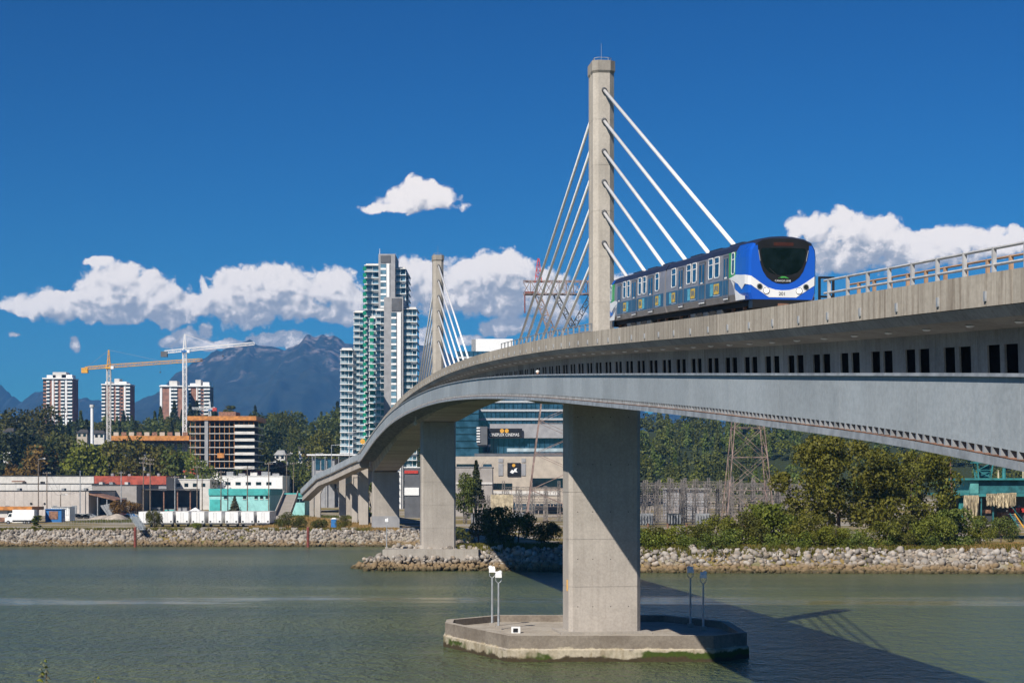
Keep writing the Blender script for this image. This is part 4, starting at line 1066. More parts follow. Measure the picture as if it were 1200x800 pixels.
def offset(i, t):
    a = fine_[max(0,i-1)]; b = fine_[min(len(fine_)-1,i+1)]; e = (b-a); e.z = 0; e.normalize(); n = Vector((e.y,-e.x,0)); return fine_[i]+n*t
for i in range(len(fine_)-1):
    def seg(t0, t1, z0, z1, name, m):
        P = [offset(i,t0)+Vector((0,0,z0)), offset(i,t1)+Vector((0,0,z0)), offset(i+1,t1)+Vector((0,0,z0)), offset(i+1,t0)+Vector((0,0,z0))]
        MB().hexa(P+[p+Vector((0,0,z1-z0)) for p in P]).build(name, m, ramp)
    seg(0,.07,-1.4,0,'side_sheet',M['galv']); seg(3.0,3.07,-1.4,0,'side_sheet',M['galv']); seg(.08,2.99,-1.6,-1.42,'floor_slab',M['conc_old']); seg(.5,2.6,-3.1,-1.61,'beam',M['conc'])
for px, d, yt, w in ((426.5,417,549,10.5),(416,432,556,6.5),(401.5,452,558,7.5)):
    col_round(px, d, yt, w, par_=ramp)
# lower flight back towards the river
A_, B_ = at(341,480,z=10.6), at(331,440,z=5.2)
for off_, z0, z1, nm, m in ((0,-.5,0,'lower_flight',M['conc_old']),(-1.9,-.5,1.0,'flight_wall',M['conc']),(1.9,-.5,1.0,'flight_wall',M['conc'])):
    hw = 1.8 if off_ == 0 else .12
    P = [A_+Vector((off_-hw,0,z0)),A_+Vector((off_+hw,0,z0)),B_+Vector((off_+hw,0,z0)),B_+Vector((off_-hw,0,z0))]; MB().hexa(P+[p+Vector((0,0,z1-z0)) for p in P]).build(nm, m, ramp)
MB().box(B_.x-3,B_.x+16,437,440,3.0,4.7).build('retaining_wall', M['conc_old'], ramp)
def post_lamp(px, d, ytop, ybot, label, arm=1, z=None, w=1.8, group=None):
    p = at(px, d); zb = ZZ(ybot, d) if z is None else z; zt = ZZ(ytop, d)
    t = thing('street_lamp', (p.x,p.y,zb), label, 'lamp post', group); MB().tube((p.x,p.y,zb),(p.x,p.y,zt),.11,.07,6).build('post', M['galv2'], t)
    MB().tube((p.x,p.y,zt-.1),(p.x+arm*w,p.y,zt),.06,.05,6).build('arm', M['galv2'], t); MB().box(p.x+arm*w-.35,p.x+arm*w+.35,p.y-.15,p.y+.15,zt-.1,zt+.08).build('lamp_head', M['steel_grey'], t); return t
for px, d, yt, yb, w_ in ((409.5,404.5,506,537,'nearest the bridge'),(388.5,423.6,521,548,'in the middle of the three'),(369.5,445.5,531,556,'lowest down the ramp')):
    post_lamp(px, d, yt, yb+5, 'pale lamp post on the footpath ramp, '+w_, 1, None, 1.7, 'lamp posts on the ramp')
# rail viaduct going on to the station
viaduct = thing('rail_viaduct', (BP(440,0,3).x, 440, 3.0), 'concrete rail viaduct on flared columns leading to the station', 'viaduct')
for k in range(8):
    a, b = 403+k*37.0, 403+(k+1)*37.0-.1
    strip(a, b, -4.6, 4.6, lambda d: par(d)-1.0, lambda d: par(d)-.5, 3).build('deck_slab', M['conc_box'], viaduct)
    strip(a, b, -1.8, 1.8, lambda d: par(d)-2.9, lambda d: par(d)-1.01, 3).build('beam', M['conc_box'], viaduct)
    for s in (1,-1): strip(a, b, s*4.61, s*4.9, lambda d: par(d)-1.0, lambda d: par(d), 3).build('parapet_panel', M['conc_parapet'], viaduct)
    c_ = BP(a+18,0,0); zt = par(a+18)-2.9; w = 1.05
    P = [(-w,-w),(w,-w),(w,w),(-w,w)]
    MB().loft([[Vector((c_.x+x,c_.y+y,z)) for x,y in P] for z in (2.6, zt-3)]+[[Vector((c_.x+x*2.1,c_.y+y,zt)) for x,y in P]]).build('column', M['conc'], viaduct)
c1 = col_round(372.5, 520, 569, 6.5, head=True, par_=viaduct); c2 = col_round(365.5, 560, 571, 5.0, par_=viaduct)
st = thing('rail_station', at(384,690,z=5), 'small grey glazed station building with a white flat canopy behind the ramp', 'building')
mb = MB(); p0, p1 = at(366,690), at(392,690); mb.box(p0.x,p1.x,690,712,5,ZZ(537,690)); mb.build('hall', M['grey'], st)
MB().box(p0.x-2,p1.x+9,688,714,ZZ(533.5,690),ZZ(532,690)).build('canopy', M['white'], st)
for px in (372,379,386): q = at(px,689.8); MB().box(q.x-.9,q.x+.9,689.7,689.95,ZZ(550,690),ZZ(538,690)).build('window', M['glass'], st)
for px in (366,381,397): q = at(px,688.5); MB().tube((q.x,q.y,5),(q.x,q.y,ZZ(533.6,690)),.2,.2,6).build('canopy_post', M['steel_grey'], st)

# ------------------------------------------------------------------ buildings
def face_x(px, d): return (px-600)/F*d
def block(t, name, m, px0, px1, y0, y1, d, depth, dd=0.0):
    """box whose front spans photograph columns px0..px1 and rows y1 (top) .. y0 (bottom) at depth d"""
    return MB().box(face_x(px0,d),face_x(px1,d),d+dd,d+dd+depth,ZZ(y0,d),ZZ(y1,d)).build(name, m, t)
def blockz(t, name, m, px0, px1, z0, ytop, d, depth): return MB().box(face_x(px0,d),face_x(px1,d),d,d+depth,z0,ZZ(ytop,d)).build(name, m, t)
def warehouse(px0, px1, ytop, d, depth, label, m, panels=0, coping='roofdark', z0=2.6):
    t = thing('warehouse', (face_x((px0+px1)/2,d), d+depth/2, z0), label, 'warehouse')
    blockz(t, 'wall', m, px0, px1, z0, ytop+.6, d, depth)
    x0, x1 = face_x(px0,d), face_x(px1,d); zt = ZZ(ytop,d)
    MB().box(x0-.25,x1+.25,d-.25,d+depth+.25,zt-.26,zt).build('coping', M[coping], t)
    if panels:
        w = (x1-x0)/panels; me = MB().box(.03,w-.03,-.07,0,z0,zt-.35).mesh('wall_panel'); me.materials.append(m)
        for k in range(panels): put(me, 'wall_panel', t, (x0+k*w-t.location.x, d-.004-t.location.y, -t.location.z))
    return t
M['wallwarm'] = concrete('pale_cladding', (.56,.51,.47), .25, (.33,.28,.24), .8, .06)
M['wallgrey'] = concrete('grey_block_wall', (.40,.37,.345), .25)
w1 = warehouse(-70,104,574.3,600,50,'long low pale warehouse with a black roof edge nearest the left bank', M['wallwarm'], 16)
for px, r in ((36.5,.45),(52.3,.4)):
    q = at(px, 599.9); MB().tube((q.x,599.95,ZZ(590,600)),(q.x,599.85,ZZ(590,600)),r,r,10).build('wall_vent', M['black'], w1)
w2 = warehouse(-70,108,566,665,40,'pale warehouse roofline rising second behind the front warehouse', M['offwhite'], 14)
for px in (26,47,48): q = at(px,664); MB().box(q.x-.5,q.x+.5,666,668,ZZ(566,665),ZZ(564,665)).build('roof_vent', M['roofdark'], w2)
w3 = warehouse(-70,110,557,735,40,'pale warehouse wall highest and farthest of the stacked warehouses', M['offwhite'], 14)
q0, q1 = at(16,735), at(30,735); MB().box(q0.x,q1.x,732,734,ZZ(564.5,735),ZZ(563,735)).build('roof_unit', M['rust'], w3)
w4 = warehouse(108,160,567.5,640,40,'grey block-walled shed below the long red fascia', M['wallgrey'], 0)
w5 = warehouse(111,195,557.5,705,30,'low building with a long rust-red fascia behind the grey shed', M['grey'], 0, 'redroof')
MB().box(face_x(111,705),face_x(195,705),704.4,704.9,ZZ(567.5,705),ZZ(557.8,705)).build('fascia', M['redroof'], w5)
w6 = warehouse(84,135,540.5,800,30,'white commercial building in front of the bright green trees', M['offwhite'], 0, 'white')
w6r = warehouse(84,136,552,775,12,'white flat canopy roof below the white commercial building', M['offwhite'], 0, 'white')
w7 = warehouse(195,246,561,725,30,'cream low building between the red fascia and the teal building', M['offwhite'], 0, 'white')
w8 = warehouse(224,331,557,745,34,'long white low building rising behind the teal building', M['white'], 0, 'white')
for i, px in enumerate((235,250,268,282,296,309,322)):
    q = at(px,744); MB().box(q.x-1.4,q.x+1.4,747,750,ZZ(557,745),ZZ(554.3-(i%3),745)).build('roof_unit', M[('grey','offwhite','steel_grey')[i%3]], w8)
for px, wd in ((6,5),(62,4.5),(84,6)): block(w1,'roller_door',M['steel_grey'],px,px+wd,603,592,600,.12,-.2)
for px in (20,72,98): block(w1,'roof_unit',M['steel_grey'],px,px+3.2,574.3,571.8,606,3); 
for px in (100,): block(w1,'downpipe',M['steel_dark'],px,px+.5,603,575,600,.15,-.25)
for px in (116,128,146): block(w4,'roof_unit',M['offwhite' if px != 128 else 'steel_grey'],px,px+4,567.5,564.6,650,4)
for px in (142,152): block(w4,'roller_door',M['greydark'],px,px+6,601,588,640,.12,-.14)
for px in (198,207,216,226,236): block(w7,'window',M['glass_dark'],px,px+4.5,570,566,725,.12,-.14)
for px in (92,104,116,128): block(w6,'window',M['glass_dark'],px,px+5,549,545.5,800,.12,-.14)
for px in (240,252,264,276,288,300,312): block(w8,'window',M['glass_dark'],px,px+6,568,564.5,745,.12,-.14)
for px in (130,150,172,184): block(w5,'roof_unit',M['steel_grey'],px,px+3,557.5,555.0-.6*(px%3),715,3)
# loading shelter at the corner of the front warehouse
sh = thing('loading_shelter', (face_x(122,603),603,3), 'open loading shelter with a sloping rust-brown roof beam beside the warehouse', 'shelter')
x0, x1 = face_x(105,603), face_x(138,603)
MB().box(x0,x1,616,617,3,ZZ(583,616)).build('back_wall', M['greydark'], sh)
P = [(x0,600,ZZ(577,603)),(x1,600,ZZ(585,603)),(x1,617,ZZ(585,603)),(x0,617,ZZ(577,603))]; MB().hexa([Vector(p)-Vector((0,0,.5)) for p in P]+[Vector(p) for p in P]).build('roof', M['rust'], sh)
for f in (.02,.35,.68,.98):
    x = x0+(x1-x0)*f; MB().tube((x,600.3,2.8),(x,600.3,ZZ(577.8+8*f,603)-.5),.22,.22,4).build('post', M['steel_grey'], sh)
P = [at(117,598,592), at(137,598,588), at(131,598,603), at(126,598,604)]; MB().hexa([p for p in P]+[p+Vector((0,2.5,0)) for p in P]).build('hopper', M['steel_grey'], sh)
# open yard shed with machines
ys_ = thing('storage_shed', (face_x(192,650),655,3), 'dark open-fronted storage shed full of machinery below the red fascia', 'shed')
MB().box(face_x(160,650),face_x(224,650),648,668,ZZ(574,650),ZZ(572.5,650)).build('roof', M['roofdark'], ys_)
MB().box(face_x(160,650),face_x(224,650),667,668,2.8,ZZ(574.2,650)).build('back_wall', M['greydark'], ys_)
for px in (161,176,192,208,223): q = at(px,649); MB().box(q.x-.2,q.x+.2,648.8,649.2,2.8,ZZ(574.1,650)).build('post', M['rust'], ys_)
for i, (px, c) in enumerate(((168,'rust'),(183,'greydark'),(199,'teal'),(214,'grey'))):
    t = thing('storage_bin', (face_x(px,652),652,3), {'rust':'rust-brown','greydark':'dark grey','teal':'teal','grey':'light grey'}[c]+' storage bin standing inside the open shed', 'bin')
    x = face_x(px,652); w = 1.7
    MB().prism([(x-w,651),(x+w,651),(x+w,655),(x-w,655)],2.9,4.6+.5*(i%2)).build('bin_body', M[c], t); MB().box(x-w-.1,x+w+.1,650.9,655.1,4.61+.5*(i%2),4.85+.5*(i%2)).build('rim', M['steel_grey'], t)
# teal building
tl = thing('teal_building', (face_x(281,560),570,3), 'flat-roofed teal building with a darker teal band and a row of small windows', 'building')
blockz(tl, 'wall', M['teal_light'], 245, 316, 2.7, 580, 560, 30)
MB().box(face_x(244.6,560),face_x(316.4,560),559.6,590.3,ZZ(580,560)+.01,ZZ(572.3,560)).build('upper_band', M['teal'], tl)
for px in (264,286.5,300,306.5,313): q = at(px,559.9); w = MB().box(q.x-.5,q.x+.5,559.85,559.98,ZZ(584.2,560),ZZ(580.8,560)).build('window', M['glass_dark'], tl); MB().box(q.x-.55,q.x+.55,559.75,559.98,ZZ(584.8,560),ZZ(584.3,560)).build('sill', M['white'], w)
MB().box(face_x(246,560),face_x(258,560),559.8,559.97,2.8,ZZ(585,560)).build('roller_door', M['teal'], tl)
tl2 = thing('teal_building', (face_x(336,610),615,3), 'lower teal annexe with a ribbon of windows behind the ramp', 'building')
blockz(tl2, 'wall', M['teal_light'], 316, 357, 2.7, 581, 610, 20)
MB().box(face_x(315.5,610),face_x(357.5,610),609.5,630.3,ZZ(581,610)+.01,ZZ(577.5,610)).build('upper_band', M['teal'], tl2)
for px in (320,327,334,341,348,354): q = at(px,609.9); MB().box(q.x-.8,q.x+.8,609.85,609.98,ZZ(588,610),ZZ(584,610)).build('window', M['glass_dark'], tl2)
# houses with red gabled roofs and others on the slope
def house(px0, px1, ye, yr, d, label, wall='offwhite', roof='redroof', depth=9, nw=2, z0=None):
    x0, x1 = face_x(px0,d), face_x(px1,d); zb = float(gz(np.array([(x0+x1)/2]),np.array([d]))[0])-1 if z0 is None else z0
    t = thing('house', ((x0+x1)/2,d+depth/2,zb), label, 'house'); ze, zr = ZZ(ye,d), ZZ(yr,d); zb = min(zb, ze-2.4)
    MB().box(x0,x1,d,d+depth,zb,ze).build('wall', M[wall], t)
    o = .6; mb = MB(); A = [Vector((x0-o,d-o,ze)),Vector((x1+o,d-o,ze)),Vector((x1+o,d+depth+o,ze)),Vector((x0-o,d+depth+o,ze))]; rx = (x1-x0)*.18
    mb.add(A+[Vector((x0+rx,d+depth/2,zr)),Vector((x1-rx,d+depth/2,zr))],[(0,1,5,4),(1,2,5),(2,3,4,5),(3,0,4),(3,2,1,0)]); mb.build('roof', M[roof], t)
    for k in range(nw):
        x = x0+(x1-x0)*(k+.5)/nw; w = MB().box(x-.7,x+.7,d-.06,d-.005,ze-1.9,ze-.6).build('window', M['glass_dark'], t)
    return t
house(211,233,555.5,549,765,'white hall with a bright red hipped roof beside the dark trees', nw=4)
house(280,311,557.5,550.5,765,'wide white hall with a red roof above the teal building', nw=5)
house(4,15,506,501,880,'grey-roofed house half hidden in the trees at the far left', 'offwhite','roofdark')
house(90,102,507,502.5,900,'small house with a dark roof beside the white chimney', 'beige','roofdark')
house(104,122,508,503.5,915,'wider dark-roofed house right of the white chimney', 'offwhite','roofdark',nw=3)
house(334,345,520,515,1000,'cream house high on the slope left of the ramp lamps', 'beige','roofgrey')
house(346,356,527,522,950,'white house with a dark roof on the slope above the station', 'white','roofdark')
house(354,362,535,530,900,'tan house with an orange roof just above the station', 'beige','rust')
house(322,334,533,527,900,'pale house partly behind the trees above the teal annexe', 'offwhite','roofgrey')
house(757,770,542,534,1000,'white gabled house, left one of the pair on the wooded hill', 'white','roofgrey')
house(764,784,546,533.5,1030,'white house with a blue-grey roof, right one of the pair on the wooded hill', 'white','roofgrey',nw=3)
house(893,904,522,517,1050,'brown-roofed house in the woods behind the substation', 'beige','rust')
# ---- brick apartment towers on the hill
def brick_tower(px0, px1, ytop, d, label, stripes, crown):
    x0, x1 = face_x(px0,d), face_x(px1,d); zb = 40.; zt = ZZ(ytop+4,d); t = thing('apartment_tower', ((x0+x1)/2,d+9,zb), label, 'apartment tower', 'brick apartment towers on the hill')
    MB().box(x0,x1,d,d+18,zb,zt).build('brick_wall', M['brick'], t)
    n = int((zt-zb)/3.0); W = x1-x0
    for a, b, kind in stripes:
        xa, xb = x0+W*a, x0+W*b
        if kind == 'b':      # white balconies, dark recess behind
            MB().box(xa,xb,d-.25,d-.004,zb,zt).build('balcony_recess', M['glass_dark'], t); mb = MB()
            for k in range(n): mb.box(xa-.1,xb+.1,d-1.2,d-.26,zt-3.0*(k+1)+.2,zt-3.0*(k+1)+1.45)
            o = mb.build('balconies', M['white'], t); o['kind'] = 'stuff'
        elif kind == 'w': MB().box(xa,xb,d-.5,d-.004,zb,zt+1).build('white_pier', M['white'], t)
        else:
            mb = MB()
            for k in range(n): mb.box(xa,xb,d-.15,d-.004,zt-3.0*(k+1)+1.2,zt-3.0*(k+1)+2.5)
            o = mb.build('windows', M['glass_dark'], t); o['kind'] = 'stuff'
    MB().box(x0-.4,x1+.4,d-1.6,d+18.3,zt+.01,zt+1.0).build('roof_edge', M['white'], t)
    for a, b, h in crown: MB().box(x0+W*a,x0+W*b,d+2,d+14,zt+1.01,zt+h).build('penthouse', M['white' if h < 5 else 'offwhite'], t)
    return t
brick_tower(50.5,85.5,440,1480,'apartment tower with a white stepped crown, leftmost of the hill towers',[(0,.10,'g'),(.12,.22,'b'),(.3,.36,'w'),(.4,.5,'b'),(.60,.72,'b'),(.74,.80,'w'),(.82,.98,'b')],[(.1,.4,3.5),(.3,.75,6),(.6,.95,3.8)])
brick_tower(119.5,152.5,447,1480,'brick apartment tower seen through the yellow crane mast',[(.0,.12,'b'),(.28,.42,'b'),(.5,.62,'b'),(.66,.74,'g'),(.78,.84,'w'),(.86,1.0,'b')],[(.1,.3,3),(.42,.6,5.5),(.6,.85,3)])
brick_tower(187.5,213.5,449,1480,'brick apartment tower left of the white crane mast',[(0,.1,'w'),(.42,.5,'w'),(.5,.62,'b'),(.64,.78,'b')],[(.4,.75,5),(0,.3,1.6)])
brick_tower(221,246,449,1500,'brick apartment tower right of the white crane mast',[(0,.10,'b'),(.36,.42,'w'),(.46,.56,'b'),(.60,.70,'g'),(.72,.84,'b'),(.86,1.0,'b')],[(.05,.3,3),(.3,.55,6),(.65,.95,4)])
# ---- unfinished buildings
cb = thing('unfinished_building', (face_x(260,750),765,5), 'unfinished concrete building with orange shoring and an orange top deck', 'building')
x0, x1 = face_x(221.5,750), face_x(298.5,750); top = ZZ(491,750); pit = 2.95; xm = face_x(264,750)
MB().box(x0-.6,x1+.8,749,779,top-.5,top+1.3).build('top_formwork', M['orange'], cb)
MB().box(face_x(254,750),face_x(274,750),755,768,top+1.31,top+3.4).build('roof_core', M['rust'], cb)
for k in range(7):
    z = top-.6-pit*(k+1)+.3; MB().box(x0,x1,750,778,z,z+.26).build('floor_slab', M['offwhite'], cb)
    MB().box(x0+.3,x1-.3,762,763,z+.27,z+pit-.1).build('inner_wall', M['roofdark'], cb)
    for i in range(14):
        x = x0+.5+(x1-x0-1)*i/13
        if k in (0,1,2,3,4,5,6) and not (x > xm+4 and k > 0): MB().tube((x,750.4,z+.27),(x,750.4,z+pit-.02),.13,.13,4).build('shore', M['orange'], cb)
    if True:
        MB().box(xm+4,x1-.1,749.9,749.98,z-.25,z+.95).build('edge_board', M['offwhite'], cb)
MB().box(face_x(240,750),face_x(244,750),749.4,751,top-21,top-.6).build('hoist_tower', M['grey'], cb)
MB().box(face_x(255,750),face_x(263,750),748.9,749.8,top-16.5,top-14.5).build('loading_platform', M['orange'], cb)
lb = thing('unfinished_building', (face_x(176,770),780,5), 'low unfinished deck edged with orange formwork below the white crane', 'building')
MB().box(face_x(131,770),face_x(222,770),769,800,ZZ(516,770),ZZ(510.5,770)).build('deck_formwork', M['orange'], lb)
MB().box(face_x(131,770),face_x(222,770),770,799,ZZ(517.5,770),ZZ(516.1,770)).build('deck_slab', M['roofdark'], lb)
for px in range(136,222,9): q = at(px,772); MB().box(q.x-1.1,q.x+1.1,772,772.5,ZZ(510.4,770),ZZ(505.0+2*((px*7)%3)/2,770)).build('wall_form', M['rust' if px%2 else 'beige'], lb)
for px in range(134,222,12): q = at(px,775); MB().box(q.x-.5,q.x+.5,775,776,6,ZZ(517.6,770)).build('column', M['grey'], lb)
# ---- tower cranes
def crane(pxm, d, ybase, yslew, yapex, tip, tail, jm, mm, label, base_z=None, wpx=7):
    p = at(pxm, d); zs = ZZ(yslew, d); zb = base_z if base_z is not None else ZZ(ybase, d)-8
    t = thing('tower_crane', (p.x,p.y,zb), label, 'crane', 'tower cranes over the building sites'); w = WX(wpx*.6, d)
    MB().lattice((p.x,p.y,zb),(p.x,p.y,zs),w,w,int((zs-zb)/w/1.0),.17).build('mast', M[mm], t)
    MB().box(p.x-w*.8,p.x+w*.8,p.y-w*.8,p.y+w*.8,zs,zs+w*.5).build('slewing_ring', M['blue' if jm == 'white' else 'yellow'], t)
    ap = Vector((p.x,p.y,ZZ(yapex,d))); MB().lattice((p.x,p.y,zs+w*.5),ap,w*.9,.3,5,.14).build('apex', M[jm], t)
    tp = at(tip[0],d,tip[1]); tl_ = at(tail[0],d,tail[1]); j0 = Vector((p.x,p.y,zs+w*.7)); sg = 1 if tp.x > p.x else -1
    n = int(abs(tp.x-p.x)/1.9); MB().lattice(j0,tp,1.5,1.15,n,.125).build('jib', M[jm], t)
    MB().lattice(j0,tl_,1.3,1.2,5,.16).build('counter_jib', M[jm], t)
    MB().box(tl_.x-1.6,tl_.x+1.2,d-1,d+1,tl_.z-2.1,tl_.z+.2).build('counterweight', M['greydark' if jm == 'white' else 'yellow'], t)
    MB().tube(ap,j0.lerp(tp,.62),.05,.05,4).build('pendant', M['steel_grey'], t); MB().tube(ap,tl_,.05,.05,4).build('pendant', M['steel_grey'], t)
    if jm == 'white': MB().tube(ap,j0.lerp(tp,.5),.08,.08,4).build('pendant', M['white'], t)
    MB().box(p.x+sg*w*.7,p.x+sg*w*1.5,d-1.3,d+.2,zs-w*.1,zs+w*.7).build('cab', M['white'], t)
    h = j0.lerp(tp,.55); MB().tube(h,h-Vector((0,0,4)),.04,.04,4).ball(h-Vector((0,0,4.3)),.35,6,4).build('hook_block', M['steel_dark'], t)
    return t
crane(127.5,790,513,432,410,(237,421.5),(100,431.5),'yellow','offwhite','yellow tower crane with a long level jib left of the white crane', 8)
crane(216.5,780,512,413,391.5,(298,402.5),(193,412.5),'white','white','white tower crane with its jib against the mountain', 8)
t3 = crane(246,1150,500,481,470,(219,478),(252,478),'white','white','distant small white crane with a red counterweight behind the unfinished building', 25, 4)
for ch in t3.children:
    if ch.name.startswith('counterweight'): ch.data.materials[0] = M['red']
ck = thing('chimney', at(108,900,z=20), 'tall thin white chimney standing among the trees', 'chimney'); q = at(108,900)
MB().tube((q.x,q.y,20),(q.x,q.y,ZZ(477,900)),.9,.8,10).build('shaft', M['white'], ck); MB().tube((q.x,q.y,ZZ(477,900)),(q.x,q.y,ZZ(474,900)),1.25,1.25,10).build('cap', M['offwhite'], ck)
# ---- condominium towers
def wing(t, px0, px1, ytop, d, depth, pitch=2.75, over=.9, mull=3, frac=1.0, side_bal=True, zb=4.0):
    x0, x1 = face_x(px0,d), face_x(px1,d); zt = ZZ(ytop,d); W = x1-x0; n = int((zt-zb)/pitch); L0 = t.location
    wg = bpy.data.objects.new('wing', None); col.objects.link(wg); wg.parent = t
    MB().box(x0+.3,x1-.3,d+.6,d+depth,zb,zt-.3).build('curtain_wall', M['glass_condo'], wg)
    sl = MB().box(0,W,-over,depth*.9,-.13,.13).mesh('floor_slab'); sl.materials.append(M['white'])
    bl = MB().box(.1,W*.52,-over+.02,-over+.1,.14,1.05).mesh('balustrade'); bl.materials.append(M['teal_glass'])
    bw = MB().box(W*.56,W*.98,.40,.55,-1.0,.0).mesh('spandrel'); bw.materials.append(M['white'])
    dk = MB().box(W*.60,W*.98,.46,.58,.8,2.3).mesh('dark_pane'); dk.materials.append(M['glass_dark'])
    for k in range(n):
        z = zt-pitch*k; put(sl,'floor_slab',wg,(x0-L0.x,d-L0.y,z-L0.z))
        if k and side_bal: put(bl,'balustrade',wg,(x0-L0.x,d-L0.y,z-L0.z)); put(bw,'spandrel',wg,(x0-L0.x,d-L0.y,z-L0.z)) if k%2 == 0 else None
        if k and (k*7+int(px0))%5 < 2: put(dk,'dark_pane',wg,(x0-L0.x,d-L0.y,z-L0.z))
    mb = MB()
    for i in range(mull+1): x = x0+.3+(W-.6)*i/mull; MB().box(x-.09,x+.09,d+.35,d+.62,zb,zt-.2).build('mullion', M['white'], wg)
    MB().box(x0+.6,x1-.6,d+1,d+depth*.8,zt+.14,zt+.9).build('roof_parapet', M['offwhite'], wg)
    return wg
M['teal_glass'] = glass('pale_balcony_glass', (.44,.53,.57), .12, .6, .3, .5)
tb_ = thing('condominium_tower', (face_x(452,765),780,4), 'tallest glass condominium tower with a grey core, behind its lower twin', 'tower')
def core(t, px0, px1, ytop, d, depth, lou, stripe, win, ystripe):
    blockz(t, 'core', M['grey'], px0, px1, 4, ytop, d, depth)
    block(t, 'louvre', M['greydark'], lou[0], lou[1], lou[3], lou[2], d, .3, -.32)
    MB().box(face_x(stripe[0],d),face_x(stripe[1],d),d-.5,d-.01,4,ZZ(ystripe,d)).build('white_fin', M['white'], t)
    n = int((ZZ(ystripe,d)-8)/2.75)
    for k in range(n):
        z = ZZ(ystripe,d)-2.75*(k+1); x0, x1 = face_x(win[0],d), face_x(win[1],d)
        w = MB().box(x0,x1,d-.3,d-.01,z+.9,z+2.6).build('window', M['glass_condo'], t); MB().box(x0,x1,d-.36,d-.012,z+.05,z+.88).build('spandrel', M['white'], w)
wing(tb_, 427,446,311,765,22, mull=2); wing(tb_, 414,428,366,772,20, mull=2); wing(tb_, 463,476,315,768,20, mull=2); wing(tb_, 474,479.5,322,775,16, mull=1)
core(tb_, 443.5,463,297.5,764,24,(446,457.5,299.5,307.5),(453,456.5),(446,452.6),309)
q = at(445,770); MB().tube((q.x,q.y,ZZ(297.5,764)),(q.x,q.y,ZZ(289,764)),.12,.08,5).build('mast', M['white'], tb_)
for i, (pa,pb,yt) in enumerate(((425.5,429.5,318),)):
    for k in range(33):
        z = ZZ(yt,762)-2.75*k
        if z > 10: MB().box(face_x(pa,762),face_x(pb,762),760.8,761.6,z+.3,z+1.9).build('green_panel', M['green_panel'], tb_)
ta = thing('condominium_tower', (face_x(465,735),748,4), 'lower front glass condominium tower with a grey core and white fin', 'tower')
wing(ta, 440,452,364,735,20, mull=2, over=1.5); wing(ta, 432,441,373,741,18, mull=1); wing(ta, 472,489,362,736,20, mull=3)
core(ta, 450,472.5,348,733,24,(459,470.5,349.5,364),(465.5,470),(458.5,464.5),366)
for k in range(27):
    z = ZZ(378,730)-2.75*k
    if z > 10: MB().box(face_x(433.5,731),face_x(438.2,731),729.6,730.3,z+.3,z+1.9).build('green_panel', M['green_panel'], ta)
tc_ = thing('condominium_tower', (face_x(405,705),715,4), 'slim short glass tower block at the left of the condominium towers', 'tower')
wing(tc_, 398.5,414,410,705,18, mull=3)
sg = thing('round_sign', at(425,690,517), 'round yellow sign on a post beside the viaduct', 'sign'); q = at(425,690)
MB().tube((q.x,690,ZZ(517,690)),(q.x,689.8,ZZ(517,690)),1.0,1.0,16).build('disc', M['yellow'], sg); MB().tube((q.x,690.2,4),(q.x,690.2,ZZ(516,690)),.1,.1,5).build('post', M['steel_grey'], sg)
# ---- office block and cinema
M['bandgrey'] = paint('pale_grey_band', (.42,.44,.46), .6, .08)
of = thing('office_building', (face_x(620,720),740,3), 'tall blue glass office block with white floor bands behind the bridge', 'office building')
blockz(of, 'curtain_wall', M['glass'], 535, 705, 2.7, 411.5, 720, 45)
z = 8.0
while z < ZZ(412,720):
    MB().box(face_x(561 if z < ZZ(470,720) else 535,720),face_x(705.5,720),719.4,719.98,z,z+.85).build('floor_band', M['bandgrey'], of); z += 3.6
for px in np.arange(539,705,5.2): MB().box(face_x(px,720)-.06,face_x(px,720)+.06,719.7,719.99,3,ZZ(412,720)).build('mullion', M['glass_dark'], of)
blockz(of, 'roof_plant', M['white'], 557.5, 601, ZZ(411.5,720)+.01, 397, 721, 20); block(of, 'plant_louvre', M['steel_grey'], 552.5, 557.3, 411.3, 397.5, 721, 18)
blockz(of, 'corner_glazing', M['glass'], 533, 561, 2.7, 476, 712, 7.9)
for y in (484,492,500,508,516,524): block(of, 'corner_band', M['glass_dark'], 532.8, 561.2, y+1, y, 712, .2, -.21)
ci = thing('cinema', (face_x(600,650),660,3), 'grey and beige cinema building with a black lettered sign', 'cinema')
block(ci, 'upper_box', M['grey'], 574, 662, 513, 496.5, 650, 40)
block(ci, 'glazed_foyer', M['glass'], 574.5, 662, 531, 513.1, 652, 36); block(ci, 'foyer_rail', M['teal_glass'], 594, 662, 529, 525, 648.5, .15)
for px in range(578,662,6): block(ci, 'mullion', M['glass_dark'], px, px+.5, 531, 513.3, 651.8, .15)
block(ci, 'terrace_wall', M['greydark'], 556, 662, 537, 531.1, 646, 38)
side = block(ci, 'louvred_box', M['greydark'], 559, 571, 521, 499.5, 646, 20)
for k in range(6): block(side, 'louvre', M['white'], 558.5, 562.5, 502+3.2*k, 500.6+3.2*k, 645.6, .3)
block(ci, 'podium', M['beige'], 534, 662, 590, 534.6, 640, 5.9)
for a, b, y0, y1, m, nm in ((584,589.5,557,543,'grey','wall_grille'),(611,616,557,543,'grey','wall_grille'),(584,589.5,541.5,537,'grey','wall_grille'),(611,616,541.5,537,'grey','wall_grille'),(535,561,548,543.5,'glass_dark','window_strip'),(566,576,547.5,543.5,'glass','window_strip'),(576,600,573,566,'glass_dark','window_strip'),(622,660,571,560,'glass_dark','window_strip'),(577,655,580,575,'offwhite','ledge')):
    block(ci, nm, M[m], a, b, y0, y1, 640, .25, -.26)
po = block(ci, 'poster_box', M['black'], 594.5, 610, 557.5, 542, 640, .5, -.52)
sgn = block(ci, 'sign_board', M['black'], 570.5, 612, 512.3, 501.8, 649, .5, -.2)
